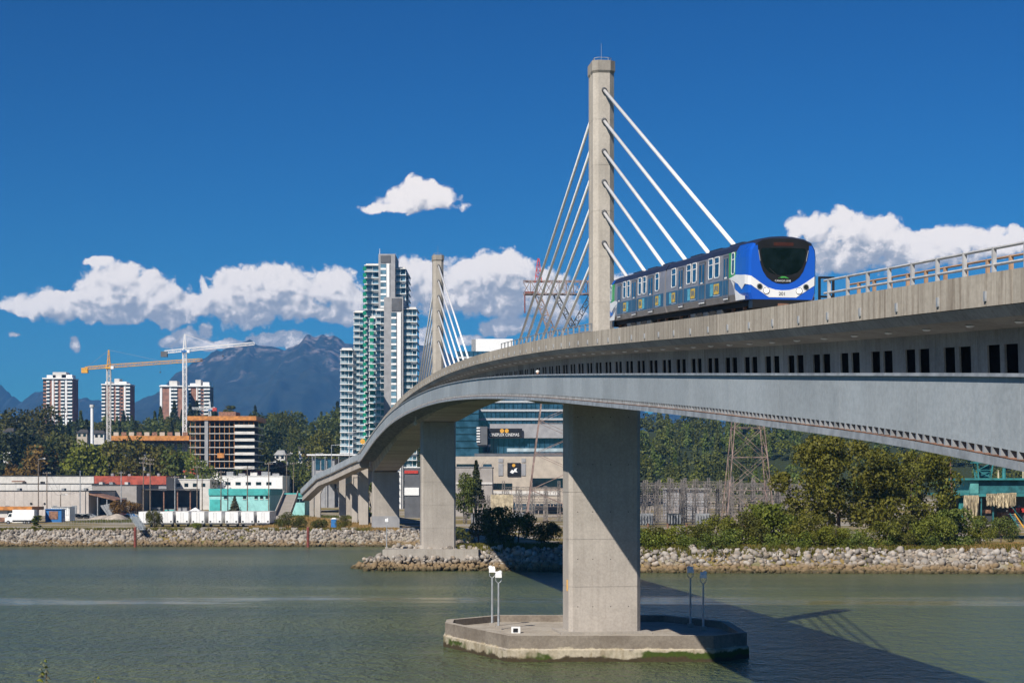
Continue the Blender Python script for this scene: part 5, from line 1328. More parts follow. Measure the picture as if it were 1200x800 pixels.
text('sign_lettering', 'CINEPLEX CINEMAS', WX(4.3,648.7)*1.18, M['white'], sgn, tuple(Vector((face_x(591,648.7),648.72,ZZ(509.3,648.7)))-ci.location), (HP,0,0), .03, WX(34.5,648.7))
for px in (588.3,593.8): q = at(px,648.7,504.6); MB().tube((q.x,648.79,q.z),(q.x,648.6,q.z),.75,.75,14).build('emblem', M['yellow'], sgn)
for o in list(sgn.children)+list(po.children): pass
q = at(602,639.4,551); MB().add([q+Vector((x,0,z)) for x,z in [(-1.4,-.6),(-.6,.3),(-.1,-.1),(.4,.7),(1.3,.9),(.9,.1),(1.4,-.7),(.3,-.5),(-.4,-1.2)]],[tuple(range(9))]).build('printed_figure', M['white'], po)
q = at(602,639.4,545); MB().tube((q.x,639.45,q.z),(q.x,639.38,q.z),.6,.6,10).build('emblem', M['yellow'], po)
gb = warehouse(534,577,546.5,600,30,'blank grey concrete block in front of the beige cinema wall', M['wallgrey'], 0, 'grey')
MB().box(face_x(534,600),face_x(577,600),599.6,599.98,ZZ(567,600),ZZ(565,600)).build('ledge', M['offwhite'], gb)
ub = warehouse(474,492,547,560,30,'dark low building with a red band seen between the last two big piers', M['greydark'], 0, 'white')
block(ub,'red_band',M['red'],474,490,554.5,551,560,.3,-.31); block(ub,'white_band',M['white'],474,491,580,571,560,.3,-.31)
# ---- transmission towers
def leg_tower(px, d, hw, hw_waist, z_waist, m, label, head=True, zarm=None, arm=0, zpk=0):
    p = at(px, d); zb = float(gz(np.array([p.x]),np.array([d]))[0])-.3
    t = thing('transmission_tower', (p.x,p.y,zb), label, 'transmission tower'); nb = 7
    def C(k, f, h0=hw, h1=hw_waist, z0=zb, z1=z_waist):
        sx, sy = [(-1,-1),(1,-1),(1,1),(-1,1)][k%4]; h = h0+(h1-h0)*f; return Vector((p.x+sx*h,p.y+sy*h,z0+(z1-z0)*f))
    for k in range(4): MB().tube(C(k,0),C(k,1),hw*.011+.09,.13,4).build('leg', M[m], t)
    for k in range(4):
        mb = MB()
        F_ = [0,.2,.38,.54,.68,.80,.91,1.0]
        for i in range(nb):
            a, b = F_[i], F_[i+1]; mb.tube(C(k,a),C(k+1,b),.07,.07,4,False); mb.tube(C(k+1,a),C(k,b),.07,.07,4,False); mb.tube(C(k,b),C(k+1,b),.07,.07,4,False)
        mb.build('bracing', M[m], t)
    if head:
        for s in (-1,1):
            a = Vector((p.x+s*hw_waist,p.y,z_waist)); b = Vector((p.x+s*arm*.72,p.y,zarm)); MB().lattice(a,b,1.6,1.2,5,.14).build('upper_leg', M[m], t)
            MB().lattice(Vector((p.x,p.y,z_waist+.5)),Vector((p.x+s*arm*.36,p.y,zarm)),1.1,1.0,5,.13).build('inner_brace', M['steel_dark'], t)
            MB().lattice(Vector((p.x+s*arm*.70,p.y,zarm+2.8)),Vector((p.x+s*arm*.70,p.y,zpk)),1.6,.3,4,.11).build('peak', M['red'], t)
            e = Vector((p.x+s*arm*.97,p.y,zarm)); MB().tube(e,e-Vector((0,0,4.2)),.16,.16,6).build('insulator', M['rustred'], t)
            MB().box(min(e.x,e.x-s*2.6),max(e.x,e.x-s*2.6),p.y-1.5,p.y+1.5,zarm+.1,zarm+.5).build('end_platform', M['rustred'], t)
        MB().lattice(Vector((p.x-arm,p.y,zarm+1.5)),Vector((p.x+arm,p.y,zarm+1.5)),2.9,2.9,14,.14).build('crossarm', M[m], t)
    else:
        for i, zz in enumerate((z_waist-9,z_waist-4.5,z_waist)):
            w = 5-1.2*i; mb = MB().lattice(Vector((p.x-w,p.y,zz)),Vector((p.x+w,p.y,zz)),.9,.9,6,.09); mb.build('crossarm', M[m], t)
    return t
M['pylonmix'] = paint('weathered_pink_grey_steel', (.27,.19,.165), .7, .35, .6)
leg_tower(672,400,11.0,5.2,ZZ(386,400),'pylonmix','big weathered river-crossing transmission tower rising behind the near pylon',True,ZZ(345,400),11.4,ZZ(303,400))
leg_tower(876,430,5.9,1.6,47.5,'pylonmix','lattice transmission tower standing in the substation under the bridge deck',False)
# ---- substation
GL_ = 'grey lattice steel gantry hung with insulators in the riverside substation'
def gantry(px0, px1, d, ytop, seed, posts=5, levels=2, label=GL_):
    g = random.Random(seed); x0, x1 = face_x(px0,d), face_x(px1,d); zt = ZZ(ytop,d)
    t = thing('substation_gantry', ((x0+x1)/2,d,3), label, 'gantry', 'substation gantries'); 
    for i in range(posts):
        x = x0+(x1-x0)*i/(posts-1); MB().lattice((x,d,2.8),(x,d,zt+g.uniform(0,1.6)),.9,.6,7,.11).build('post', M['steel_sub'], t)
    for l in range(levels):
        z = zt-.5-3.4*l; MB().lattice((x0,d,z),(x1,d,z),.8,.8,int((x1-x0)/1.3),.085).build('beam', M['steel_sub'], t)
    mb = MB(); x = x0+.5
    while x < x1:
        for l in range(levels):
            z = zt-1.0-3.4*l; L_ = g.uniform(.6,1.2); mb.tube((x,d-.2,z),(x,d-.2,z-L_),.11,.11,5)
        x += g.uniform(1.0,2.0)
    o = mb.build('insulators', M['ins'], t); o['kind'] = 'stuff'
    mb = MB()
    for k in range(3):
        z = zt-2.2-3.0*k; mb.tube((x0-1,d-1.2*k,z),(x1+1,d-1.2*k,z-.2),.05,.05,4)
    o = mb.build('busbars', M['steel_sub'], t); o['kind'] = 'stuff'
    return t
M['ins'] = paint('insulator_porcelain', (.50,.42,.38), .4, .35, .8)
sd_ = 0
for d, yt in ((448,571),(470,567.5),(494,565)):
    for a, b in ((742,800),(800,856),(856,912),(912,965)):
        sd_ += 1; gantry(a+random.uniform(-3,3), b+random.uniform(-3,3), d+random.uniform(-4,4), yt+random.uniform(-1.5,2), sd_, 5 if d < 500 else 4, 3, 'grey lattice gantry hung with insulators, '+{448:'front row',470:'middle row',494:'back row'}[d]+' of the substation, '+{742:'nearest the big pier',800:'left of the lattice tower',856:'behind the lattice tower',912:'nearest the cottonwood'}[a])
for d, a, b, yt in ((455,545,600,585),(470,580,640,578),(490,590,655,570),(505,640,700,572),(512,545,590,588)):
    sd_ += 1; gantry(a, b, d, yt, sd_, 5, 2, 'grey lattice gantry of the substation '+{455:'just behind the bushes of the spit',470:'between the bushes and the river-crossing tower',490:'before the beige cinema wall',505:'hidden mostly by the near pier',512:'before the blank grey block'}[d])
def transformer(px, d, i, label):
    p = at(px, d); t = thing('transformer', (p.x,p.y,3), label, 'transformer', 'substation transformers')
    MB().box(p.x-1.7,p.x+1.7,d-1.2,d+1.2,3.0,5.9).build('tank', M['steel_dark' if i%2 else 'steel_grey'], t)
    for k in range(5): MB().box(p.x-1.6+.7*k,p.x-1.3+.7*k,d-1.7,d-1.21,3.3,5.6).build('radiator', M['steel_grey'], t)
    for k in (-1,0,1): MB().tube((p.x+k,d,5.9),(p.x+k*1.15,d,7.3),.17,.10,6).build('bushing', M['ins'], t)
for i, (px, d, w_) in enumerate(((757,440,'nearest the big pier'),(790,441,'second along from the big pier'),(823,440,'beside the lattice transmission tower'),(560,448,'behind the dark shrub on the spit'),(606,446,'under the river-crossing tower'))): transformer(px, d, i, 'squat grey substation transformer '+w_)
ctl = thing('control_building', (face_x(803,535),540,3), 'long low grey control building behind the substation gantries', 'building')
blockz(ctl,'wall',M['grey'],780,830,2.7,573,535,10); MB().box(face_x(779,535),face_x(831,535),534,546,ZZ(573,535)+.01,ZZ(571.8,535)).build('roof', M['roofgrey'], ctl)
ob = thing('timber_screen', (face_x(586,452),452,3), 'tan timber screen panel among the substation steelwork', 'screen')
for k in range(8): x0 = face_x(575+3.3*k,452); MB().box(x0,x0+.68,451.9,452.1,3.0,ZZ(579,452)-.1*(k%2)).build('board', M['tarp'], ob)
M['plant_teal'] = paint('plant_teal_paint', (.03,.20,.21), .6, .25, .9); M['plant_pale'] = paint('plant_pale_teal', (.10,.34,.32), .6, .2, .9)
# ------------------------------------------------------------------ teal river plant on the right bank
tp = thing('river_plant', (face_x(1170,312),318,3), 'teal steel riverside plant building with draped beige tarpaulins', 'building')
dq = 310.
def tpb(name, m, a, b, y0, y1, d=dq, depth=1., dd=0.): return block(tp, name, M[m], a, b, y0, y1, d, depth, dd)
roof_ = tpb('roof', 'plant_teal', 1131, 1290, 562.2, 560, dq-1, 16); tpb('upper_wall','teal_dark',1147,1285,578,562.3,dq,14); tpb('end_panel','plant_pale',1137,1146.8,577.8,562.3,dq-.4,14)
tpb('lower_deck','plant_teal',1106,1136,580,577,dq-1,12); tpb('deck_beam','plant_teal',1136.2,1290,581.5,578.2,dq-.6,12)
tpb('back_wall','greydark',1138,1288,612,581.6,dq+8,.6); tpb('corrugated_wall','grey',1100,1127,606,581,dq+2,1); tpb('teal_door','plant_teal',1124,1130,606,582,dq+.4,.5)
for px in (1131.5,1150,1164,1190,1215,1250): tpb('post','teal_dark',px-.7,px+.7,618,581.6,dq-.3,.4)
for px in np.arange(1106,1127,3.0): tpb('corrugation','steel_grey',px,px+.8,605.5,581.2,dq+1.85,.15)
def tarp(a, b, y0, y1, d):
    n = 26; X = np.linspace(face_x(a,d), face_x(b,d), n); mb = MB(); R = []
    for j in range(6):
        f = j/5; R.append([Vector((x, d+.35*math.sin(i*1.1)*f+.2*math.sin(i*2.7+j), ZZ(y1,d)+(ZZ(y0,d)-ZZ(y1,d))*f*(1+.06*math.sin(i*.9)))) for i, x in enumerate(X)])
    mb.loft(R, False, False); return mb.build('tarpaulin', M['tarp'], tp)
tarp(1129.5,1147,606,580,dq-1.2); tarp(1156,1170,592,578,dq-1.1); tarp(1168,1188,594,577.5,dq-1.3); tarp(1183,1191,592,577,dq-1.5)
fr_ = at(1152,dq+3,560); mb = MB(); w = WX(8,dq)
mb.lattice((fr_.x,fr_.y,fr_.z),(fr_.x,fr_.y,ZZ(541,dq)),2.2,2.8,2,.16); mb.build('hoist_frame', M['plant_teal'], tp); tpb('hoist_deck','plant_teal',1142,1163,542.5,541,dq+1.5,3); tpb('hoist_panel','teal_dark',1149,1160,559.8,546,dq+3,.3)
q = at(1176.5,dq+3); MB().tube((q.x,q.y,ZZ(560,dq)),(q.x,q.y,ZZ(548,dq)),.35,.3,8).build('vent_stack', M['plant_teal'], tp)
for px in (1170,1199,1204): q = at(px,dq+3); MB().tube((q.x,q.y,ZZ(560,dq)),(q.x,q.y,ZZ(550,dq)),.16,.14,6).build('vent_stack', M['tarp'], tp)
for i in range(9):
    f = i/8; px = 1186+11*f; y = 602+15*f; tpb('stair_tread','steel_grey',px-2.6,px+2.6,y+.5,y,dq-3,1.2)
for s in (-2.8,2.8): a, b = at(1186+s,dq-3,601.5), at(1197+s,dq-3,618); MB().tube(a,b,.14,.14,4).build('stair_stringer', M['yellow' if s > 0 else 'plant_teal'], tp)
a, b = at(1186,dq-3,594), at(1199,dq-3,610); MB().tube(a,b,.06,.06,4).build('stair_rail', M['plant_teal'], tp)
for px, c, y0, y1 in ((1192,'red',600,595),(1200,'red',600,594),(1178,'rust',607,600),(1160,'rust',601,597)):
    tt = thing('machine', at(px,dq-.5,z=3), {1192:'red machine housing behind the stair',1200:'taller red machine housing at the right edge',1178:'rusty brown machine under the hanging tarpaulins',1160:'small rusty machine beside the long beige tarpaulin'}[px]+' of the teal plant', 'machine')
    block(tt,'housing',M[c],px-5,px+5,y0,y1,dq+1.5,2.5); block(tt,'stand',M['steel_dark'],px-4,px+4,614,y0+.05,dq+2,1.5); q = at(px+2,dq+2); MB().tube((q.x,q.y,ZZ(y1,dq)),(q.x,q.y,ZZ(y1-3,dq)),.2,.2,6).build('pipe', M['steel_grey'], tt)
pl = thing('utility_pole', at(1119,300,z=3), 'tall thin brown pole in front of the teal plant', 'pole'); q = at(1117,300)
MB().tube((q.x+.3,300,2.8),(q.x-.6,300,ZZ(533,300)),.17,.12,6).build('shaft', M['rust'], pl); MB().box(q.x-1.1,q.x-.1,299.9,300.1,ZZ(545,300),ZZ(544.3,300)).build('crossarm', M['wood'], pl)
# ------------------------------------------------------------------ left bank: vehicles, poles, small things
def trailer(px, d, label, hpx=18, wpx=15):
    p = at(px, d); x, w, h = p.x, WX(wpx,d)/2, WX(hpx,d); z = 3.0
    t = thing('box_trailer', (x,d,z), label, 'trailer', 'white trailers parked along the bank')
    MB().box(x-w,x+w,d,d+11,z+.95,z+h).build('box', M['white'], t)
    for s in (-1,1):
        dr = MB().box(min(x+s*.03,x+s*(w-.08)),max(x+s*.03,x+s*(w-.08)),d-.06,d-.005,z+1.05,z+h-.12).build('door', M['white'], t)
        MB().tube((x+s*.35,d-.09,z+1.1),(x+s*.35,d-.09,z+h-.2),.025,.025,4).build('lock_bar', M['steel_grey'], dr)
        MB().box(x+s*w*.72-.2,x+s*w*.72+.2,d-.1,d-.062,z+1.15,z+1.5).build('lamp_plate', M['steel_dark'], t)
        MB().tube((x+s*w*.62,d+1.5,z+.5),(x+s*w*.95,d+1.5,z+.5),.5,.5,10).build('wheel', M['rubber'], t)
    MB().box(x-w,x+w,d+.02,d+.22,z+.62,z+.94).build('bumper', M['steel_dark'], t); MB().box(x-w-.03,x+w+.03,d-.05,d+11.05,z+h+.003,z+h+.07).build('roof', M['offwhite'], t)
    return t
for i, (px, w_) in enumerate(((170,'leftmost of the row, beside the leaning shrub'),(195,'second from the left, right of the shrub'),(213.5,'third from the left in the row'),(232,'fourth from the left in the row'),(252,'fifth from the left, below the tall poles'),(271.5,'sixth from the left, before the pointed grey-green tree'),(290,'second from the right end of the row'),(308.5,'rightmost of the row, beside the concrete ramp'))):
    trailer(px, 413+((i*37)%5)*.5, 'white box trailer, '+w_, 18, 15)
# box truck
tk = thing('box_truck', (face_x(24,455),455,3), 'white box truck parked facing left by the orange-edged canopy', 'truck'); d = 452.; x0 = face_x(14.5,d); x1 = face_x(40,d)
MB().box(x0,x1,d,d+2.5,4.0,ZZ(597,d)).build('cargo_box', M['white'], tk)
cabp = [(x0-2.0,3.55),(x0-.05,3.55),(x0-.05,5.9),(x0-.9,5.85),(x0-1.45,4.75),(x0-2.0,4.6)]
MB().loft([[Vector((x,d+.15,z)) for x,z in cabp],[Vector((x,d+2.3,z)) for x,z in cabp]]).build('cab', M['white'], tk)
MB().add([Vector((x0-.25,d+.13,4.85)),Vector((x0-.25,d+.13,5.65)),Vector((x0-.82,d+.13,5.65)),Vector((x0-1.25,d+.13,4.85))],[(0,1,2,3)]).build('side_window', M['glass_dark'], tk)
for x in (x0-1.1, x1-1.4, x1-2.5):
    wh = MB().tube((x,d-.02,3.45),(x,d+.35,3.45),.47,.47,14).build('wheel', M['rubber'], tk); MB().tube((x,d-.05,3.45),(x,d-.021,3.45),.22,.22,10).build('rim', M['steel_grey'], wh)
MB().box(x0-.1,x1-.1,d+.4,d+2.1,3.6,3.99).build('chassis', M['steel_dark'], tk)
oc = thing('canopy_building', (face_x(16,470),475,3), 'low building with an orange roof edge behind the white truck', 'building')
blockz(oc,'wall',M['offwhite'],-40,34,2.8,597.5,470,10); block(oc,'orange_fascia',M['orange'],-41,37.5,597.4,593.5,469,12)
for px in (9,12.5): block(oc,'window',M['glass_dark'],px,px+2.6,604,599,470,.1,-.11)
block(oc,'brown_plinth',M['rust'],-40,12,611,606,469.5,.4)
ks = thing('site_hut', (face_x(62.5,480),481,3), 'bright blue site hut with a brown door on the gravel', 'hut')
blockz(ks,'wall',M['blue'],53,72,2.8,597,480,4); block(ks,'door',M['rust'],57.5,68,608,598.6,480,.1,-.11); block(ks,'roof',M['blue'],52.4,72.6,597-.1,596,479.7,4.6)
wc = thing('container', (face_x(72,500),502,3), 'pale grey container behind the blue site hut', 'container'); blockz(wc,'box',M['white'],60,81.5,2.8,593.5,500,6); block(wc,'end_frame',M['steel_grey'],60,81.5,594.3,593.4,499.8,.2)
for px in np.arange(61,81,2.0): block(wc,'rib',M['white'],px,px+.8,603.5,594.5,500,.1,-.11)
pt = thing('portable_toilet', at(391,400,z=3.0), 'blue portable toilet beside the shrubs near the ramp columns', 'toilet'); x = face_x(391,400)
MB().box(x-.6,x+.6,400,401.2,3,5.1).build('cabin', M['blue'], pt); MB().hexa([Vector((x-.66,399.9,5.11)),Vector((x+.66,399.9,5.11)),Vector((x+.66,401.3,5.11)),Vector((x-.66,401.3,5.11)),Vector((x-.3,400.3,5.4)),Vector((x+.3,400.3,5.4)),Vector((x+.3,400.9,5.4)),Vector((x-.3,400.9,5.4))]).build('roof', M['white'], pt); MB().box(x-.45,x+.45,399.95,399.99,3.1,4.9).build('door', M['blue'], pt)
tn = thing('canopy_tent', at(228,430,z=3), 'small white peaked tent above the parked trailers', 'tent'); x = face_x(228,430); zt = ZZ(600,430)
MB().add([Vector((x-1.9,429,zt)),Vector((x+1.9,429,zt)),Vector((x+1.9,433,zt)),Vector((x-1.9,433,zt)),Vector((x,431,ZZ(594.3,430)))],[(0,1,4),(1,2,4),(2,3,4),(3,0,4),(3,2,1,0)]).build('roof', M['white'], tn)
for sx in (-1.8,1.8):
    for sy in (429.1,432.9): MB().tube((x+sx,sy,3),(x+sx,sy,zt),.06,.06,4).build('leg', M['steel_grey'], tn)
def parked_car(px, d, m, label, rz=0):
    x = face_x(px,d); t = thing('parked_car', (x,d,3.0), label, 'car', 'cars parked in the yard')
    B = [(-2.2,.35),(2.2,.35),(2.25,.85),(1.5,.98),(.9,1.45),(-1.0,1.48),(-1.7,1.0),(-2.2,.9)]
    MB().loft([[Vector((x+a,d+y,3.0+z)) for a,z in B] for y in (-.85,.85)]).build('body', M[m], t)
    Wn = [(.75,1.38),(-.9,1.40),(-1.45,1.02),(1.3,1.0)]
    for y in (-.865,.865): MB().add([Vector((x+a,d+y,3.0+z)) for a,z in Wn],[(0,1,2,3)]).build('window', M['glass_dark'], t)
    for a in (-1.35,1.4):
        for y in (-.8,.8): MB().tube((x+a,d+y-.1,3.33),(x+a,d+y+.1,3.33),.33,.33,10).build('wheel', M['rubber'], t)
for px, m, lab in ((90,'greydark','dark grey car parked left in the yard before the warehouse corner'),(97.5,'white','white car parked second in the yard before the warehouse corner'),(105,'steel_grey','silver car parked third in the yard near the loading shelter'),(145,'rustred','dark red car parked below the pale metal pole'),(153,'blue','blue car parked before the grey block-walled shed')): parked_car(px, 545, m, lab)
# gangway and mooring piles
for px, d, y1, lab in ((158.4,361,617.5,'rust-red mooring pile standing in the water below the grey gangway'),(361,360,617.5,'rust-red mooring pile standing in the water below the round shrubs')):
    q = at(px,d); t = thing('mooring_pile', (q.x,d,-1), lab, 'pile', 'mooring piles'); MB().tube((q.x,d,-1.5),(q.x,d,ZZ(y1,d)),.30,.30,10).build('shaft', M['rustred'], t); MB().tube((q.x,d,ZZ(y1,d)),(q.x,d,ZZ(y1-.6,d)),.34,.28,10).build('cap', M['rust'], t)
gw = thing('gangway', at(158,368,z=3), 'grey metal gangway tilted above the red mooring pile', 'gangway'); a, b = at(153.5,372,603.5), at(163.5,366,619)
for s in (0,1.0): MB().lattice(a+Vector((s,0,0)),b+Vector((s,0,0)),.5,.5,8,.05).build('side_truss', M['galv'], gw)
P = [a+Vector((0,0,-.3)),a+Vector((1,0,-.3)),b+Vector((1,0,-.3)),b+Vector((0,0,-.3))]; MB().hexa(P+[p+Vector((0,0,.1)) for p in P]).build('deck', M['galv'], gw)
for i, (px, y1) in enumerate(((759.5,613.5),(782.5,613.5),(804.5,613.5))):
    q = at(px,268); t = thing('steel_post', (q.x,268,2.5), 'rust-brown steel post in the bushes, '+('nearest the big pier','in the middle of the three','farthest from the big pier')[i], 'post', 'rusty posts on the right bank')
    MB().tube((q.x,268,2.5),(q.x,268,ZZ(y1,268)),.16,.16,8).build('shaft', M['rust'], t); MB().tube((q.x,268,ZZ(y1,268)),(q.x,268,ZZ(y1,268)+.06),.2,.2,8).build('cap_plate', M['rust'], t)
# utility poles
poles = []
def pole(px, ytop, d, label, kind='wood', arms=1, lamp=False):
    p = at(px, d); zb = float(gz(np.array([p.x]),np.array([d]))[0])-.3; zt = ZZ(ytop,d)
    t = thing('utility_pole', (p.x,d,zb), label, 'pole', 'poles on the left bank'); MB().tube((p.x,d,zb),(p.x,d,zt),.20,.14,7).build('shaft', M['wood' if kind == 'wood' else 'galv2'], t)
    for k in range(arms):
        z = zt-.7-1.3*k; MB().box(p.x-1.3,p.x+1.3,d-.08,d+.08,z,z+.16).build('crossarm', M['wood'], t)
        for s in (-1.1,-.4,.4,1.1): MB().tube((p.x+s,d,z+.16),(p.x+s,d,z+.45),.06,.05,5).build('insulator', M['offwhite'], t)
    if lamp:
        MB().tube((p.x,d,zt-.2),(p.x+1.8,d,zt),.06,.05,5).build('arm', M['galv2'], t); MB().box(p.x+1.4,p.x+2.2,d-.15,d+.15,zt-.1,zt+.08).build('lamp_head', M['white'], t)
    if arms and (int(px)%3 == 0): MB().tube((p.x+.35,d-.1,zt-4.2),(p.x+.35,d-.1,zt-3.1),.28,.28,8).build('transformer_can', M['steel_grey'], t)
    poles.append((p.x,d,zt)); return t
pole(45,537,540,'tall dark pole with a lamp at its top in front of the pale warehouse','wood',0,True)
pole(55,552,545,'shorter dark pole just right of the lamp-topped pole','wood',1)
pole(71,579,545,'short lamp pole rising behind the blue site hut','wood',0,True)
pole(94,551,590,'pale grey vent pole on the warehouse front','metal',0)
pole(142,552,560,'pale metal pole in front of the red fascia, standing alone','metal',1)
pole(168,535,540,'tall green-grey pole, left of the close pair before the red fascia','wood',2)
pole(176,536.5,545,'tall pole with several crossarms, right of the close pair before the red fascia','wood',2)
pole(205,557,560,'pale pole in front of the dark storage shed','metal',1)
pole(231,545,560,'brown pole left of the teal building, below the red hall','wood',1)
pole(237,556,565,'short brown pole at the left corner of the teal building','wood',0)
pole(259,551,545,'dark pole in front of the left part of the teal building','wood',1)
pole(267,560,548,'short pole just left of the pointed grey-green tree','wood',0)
pole(290,546,545,'tall dark pole in front of the middle of the teal building','wood',1)
pole(315,541,545,'tall pole with a lamp arm at the right end of the teal building','wood',1,True)
pole(336,531,640,'tall pole with street lamp arms behind the concrete ramp','wood',1,True)
pole(344,541,640,'thin pole right of the tall street lamp pole behind the ramp','wood',1)
wr = MB()
ps = sorted(poles)
for (xa,da,za),(xb,db,zb) in zip(ps[:-1], ps[1:]):
    if abs(xa-xb) > 30: continue
    for s in (-.9,.9):
        pr = None
        for i in range(7):
            f = i/6; q = Vector((xa+(xb-xa)*f+s, da+(db-da)*f, min(za,zb)*0+za-.3+(zb-za)*f-1.1*4*f*(1-f)))
            if pr is not None: wr.tube(pr,q,.035,.035,3,False)
            pr = q
o = wr.build('overhead_wires', M['steel_dark']); tag(o, 'thin dark overhead wires slung between the poles on the left bank', 'wires', kind='stuff')
BLK = ['below the fifth trailer','between the fifth and sixth trailers','below the second trailer from the right','below the rightmost trailer','just right of the trailers','left of the big round shrub','under the big round shrub','beside the bright olive shrub','right of the bright olive shrub','leftmost','middle','rightmost']
for i, px in enumerate((252,262,288,300,318,331,345,404,414,472,478,484)):
    d = 372+(i%3); x = face_x(px,d); zb = float(gz(np.array([x]),np.array([d]))[0]); w = .75
    o = MB().hexa([Vector((x-w,d-.45,zb-.1)),Vector((x+w,d-.45,zb-.1)),Vector((x+w,d+.45,zb-.1)),Vector((x-w,d+.45,zb-.1)),Vector((x-w+.1,d-.35,zb+.75)),Vector((x+w-.1,d-.35,zb+.75)),Vector((x+w-.1,d+.35,zb+.75)),Vector((x-w+.1,d+.35,zb+.75))]).build('concrete_block', M['conc_old' if i < 9 else 'greydark'])
    own_origin(o, (x,d,zb)); tag(o, 'rough grey concrete block on the left bank stones, '+BLK[i] if i < 9 else BLK[i]+' dark block of the three at the foot of the last big pier', 'block', 'concrete blocks along the bank' if i < 9 else 'dark blocks by the last pier')
fn = thing('chain_fence', (face_x(110,432),432,3), 'thin chain link fence across the gravel yard', 'fence'); pv = None
for k in range(27):
    x = face_x(74,432)+k*.65; MB().tube((x,432,2.9),(x,432,4.7),.03,.03,4).build('post', M['steel_grey'], fn)
for z in (3.2,3.9,4.65): MB().tube((face_x(74,432),432,z),(face_x(74,432)+26*.65,432,z),.02,.02,4).build('wire', M['steel_grey'], fn)
mdm = paint('pale_sand', (.40,.35,.29), .95, .2, .8)
for px, d, r, h, lab in ((137,500,4.2,2.0,'pale heap of gravel in the yard left of the trailers'),(122,520,4.8,1.3,'low sand heap beside the gravel heap in the yard')):
    x = face_x(px,d); R = []
    for j in range(6):
        f = j/5; R.append([Vector((x+r*(1-f)*math.cos(a)*(1+.2*math.sin(3*a+px)), d+r*(1-f)*math.sin(a), 2.95+h*(1-(1-f)**1.6)+.1*math.sin(5*a+j))) for a in np.linspace(0,2*math.pi,16,endpoint=False)])
    o = MB().loft(R).build('gravel_heap', mdm, smooth=True); own_origin(o,(x,d,3)); tag(o, lab, 'heap')

# ------------------------------------------------------------------ trees
T = tree
def tp_(px, ytop, d, kind, lm, var, label, wid=1., n=1800, size=.032, name='tree', hmin=2.5, cat='tree', group=None):
    x = face_x(px,d); z = float(gz(np.array([x]),np.array([d]))[0]); h = max(hmin, ZZ(ytop,d)-z)
    return tree(name, label, x, d, h, kind, lm, var, n, size, wid, group, z, cat)
# street trees and garden trees behind the warehouses
for i, (px, yt, w_) in enumerate(((18,537,'left of the blue roofs at the far left'),(38,539,'between the far left street tree and the lamp-topped pole'),(51,538,'just right of the lamp-topped pole'),(69,537,'third along before the white commercial building'),(87,543,'at the left end of the white canopy roof'),(107,540,'in front of the white commercial building'),(130,542,'at the right end of the white canopy roof'))):
    tp_(px,yt,768,'broad',(L_AUT,L_OLIVE,L_AUT,L_OLIVE,L_OLIVE,L_OLIVE,L_OLIVE)[i],i%3,'small rounded olive street tree '+w_, .85, 1200, .04, 'street_tree', group='street trees behind the warehouses')
big = [(102,513,752,'broad',L_YEL,0,'bright green tree, left of the two below the white chimney',.95),(121,511,750,'broad',L_YEL,1,'bright yellow-green tree, right of the two below the white chimney',.9),
 (158,511,748,'oak',L_OLIVE,2,'broad dark olive tree in front of the low unfinished deck',1.0),(188,516,745,'broad',L_OLIVE,1,'olive tree with a yellow tinge right of the broad olive tree',1.),(206,522,742,'broad',L_MID,0,'mid green tree left of the unfinished building',1.),
 (234,534,735,'oak',L_OLIVE,1,'olive tree standing before the foot of the unfinished building',.8),(248,546,775,'broad',L_MID,2,'low green tree left of the red-roofed wide hall',1.1),(264,540,775,'broad',L_MID,1,'green tree immediately left of the wide red roof',1.),
 (308,484,930,'oak',L_CON,0,'very dark evergreen tree right of the unfinished building',.9),(300,512,860,'broad',L_DARK,1,'dark tree between the unfinished building and the wide red roof',1.1),(327,480,1000,'oak',L_DARK,2,'tall dark tree on the skyline left of the slim glass tower',.9),
 (325,535,780,'broad',L_AUT,0,'russet brown tree beside the wide red roof',.8),(350,500,960,'oak',L_DARK,1,'dark spreading tree on the slope above the station',1.0),(378,505,900,'oak',L_OLIVE,0,'large olive tree left of the slim glass tower',1.0),(400,475,1050,'oak',L_DARK,2,'dark tree rising just left of the slim glass tower',1.0),
 (268,472,1250,'column',L_MID,0,'small upright tree on the skyline above the unfinished building',1.3),(10,480,960,'oak',L_DARK,1,'large dark tree at the far left edge of the wooded hill',1.1),(40,472,1000,'oak',L_DARK,2,'large dark tree left of the leftmost hill tower',1.1),(22,503,770,'broad',L_CON,2,'dark tree rising from the far left slope',1.2),(47,515,760,'broad',L_AUT,1,'yellowing tree on the left slope',.9),(62,510,765,'oak',L_CON,0,'dense dark tree left of the small dark-roofed house',1.1),(83,508,762,'oak',L_DARK,1,'dark green tree just left of the bright green pair',.9),
 (558,540,470,'conifer',L_CON,0,'dark pointed evergreen against the right side of the far pier',.9),(545,548,455,'broad',L_DARK,1,'narrow leafy tree right behind the far pier',.6),(434,562,440,'column',L_MID,1,'narrow green tree between the ramp column and the last big pier',1.0),
 (275,581,450,'conifer',L_GREY ,1,'pointed grey-green tree behind the trailers',1.5)]
for (px,yt,d,k,lm,v,lab,w) in big: tp_(px,yt,d,k,lm,v,lab,w,2400,.027)
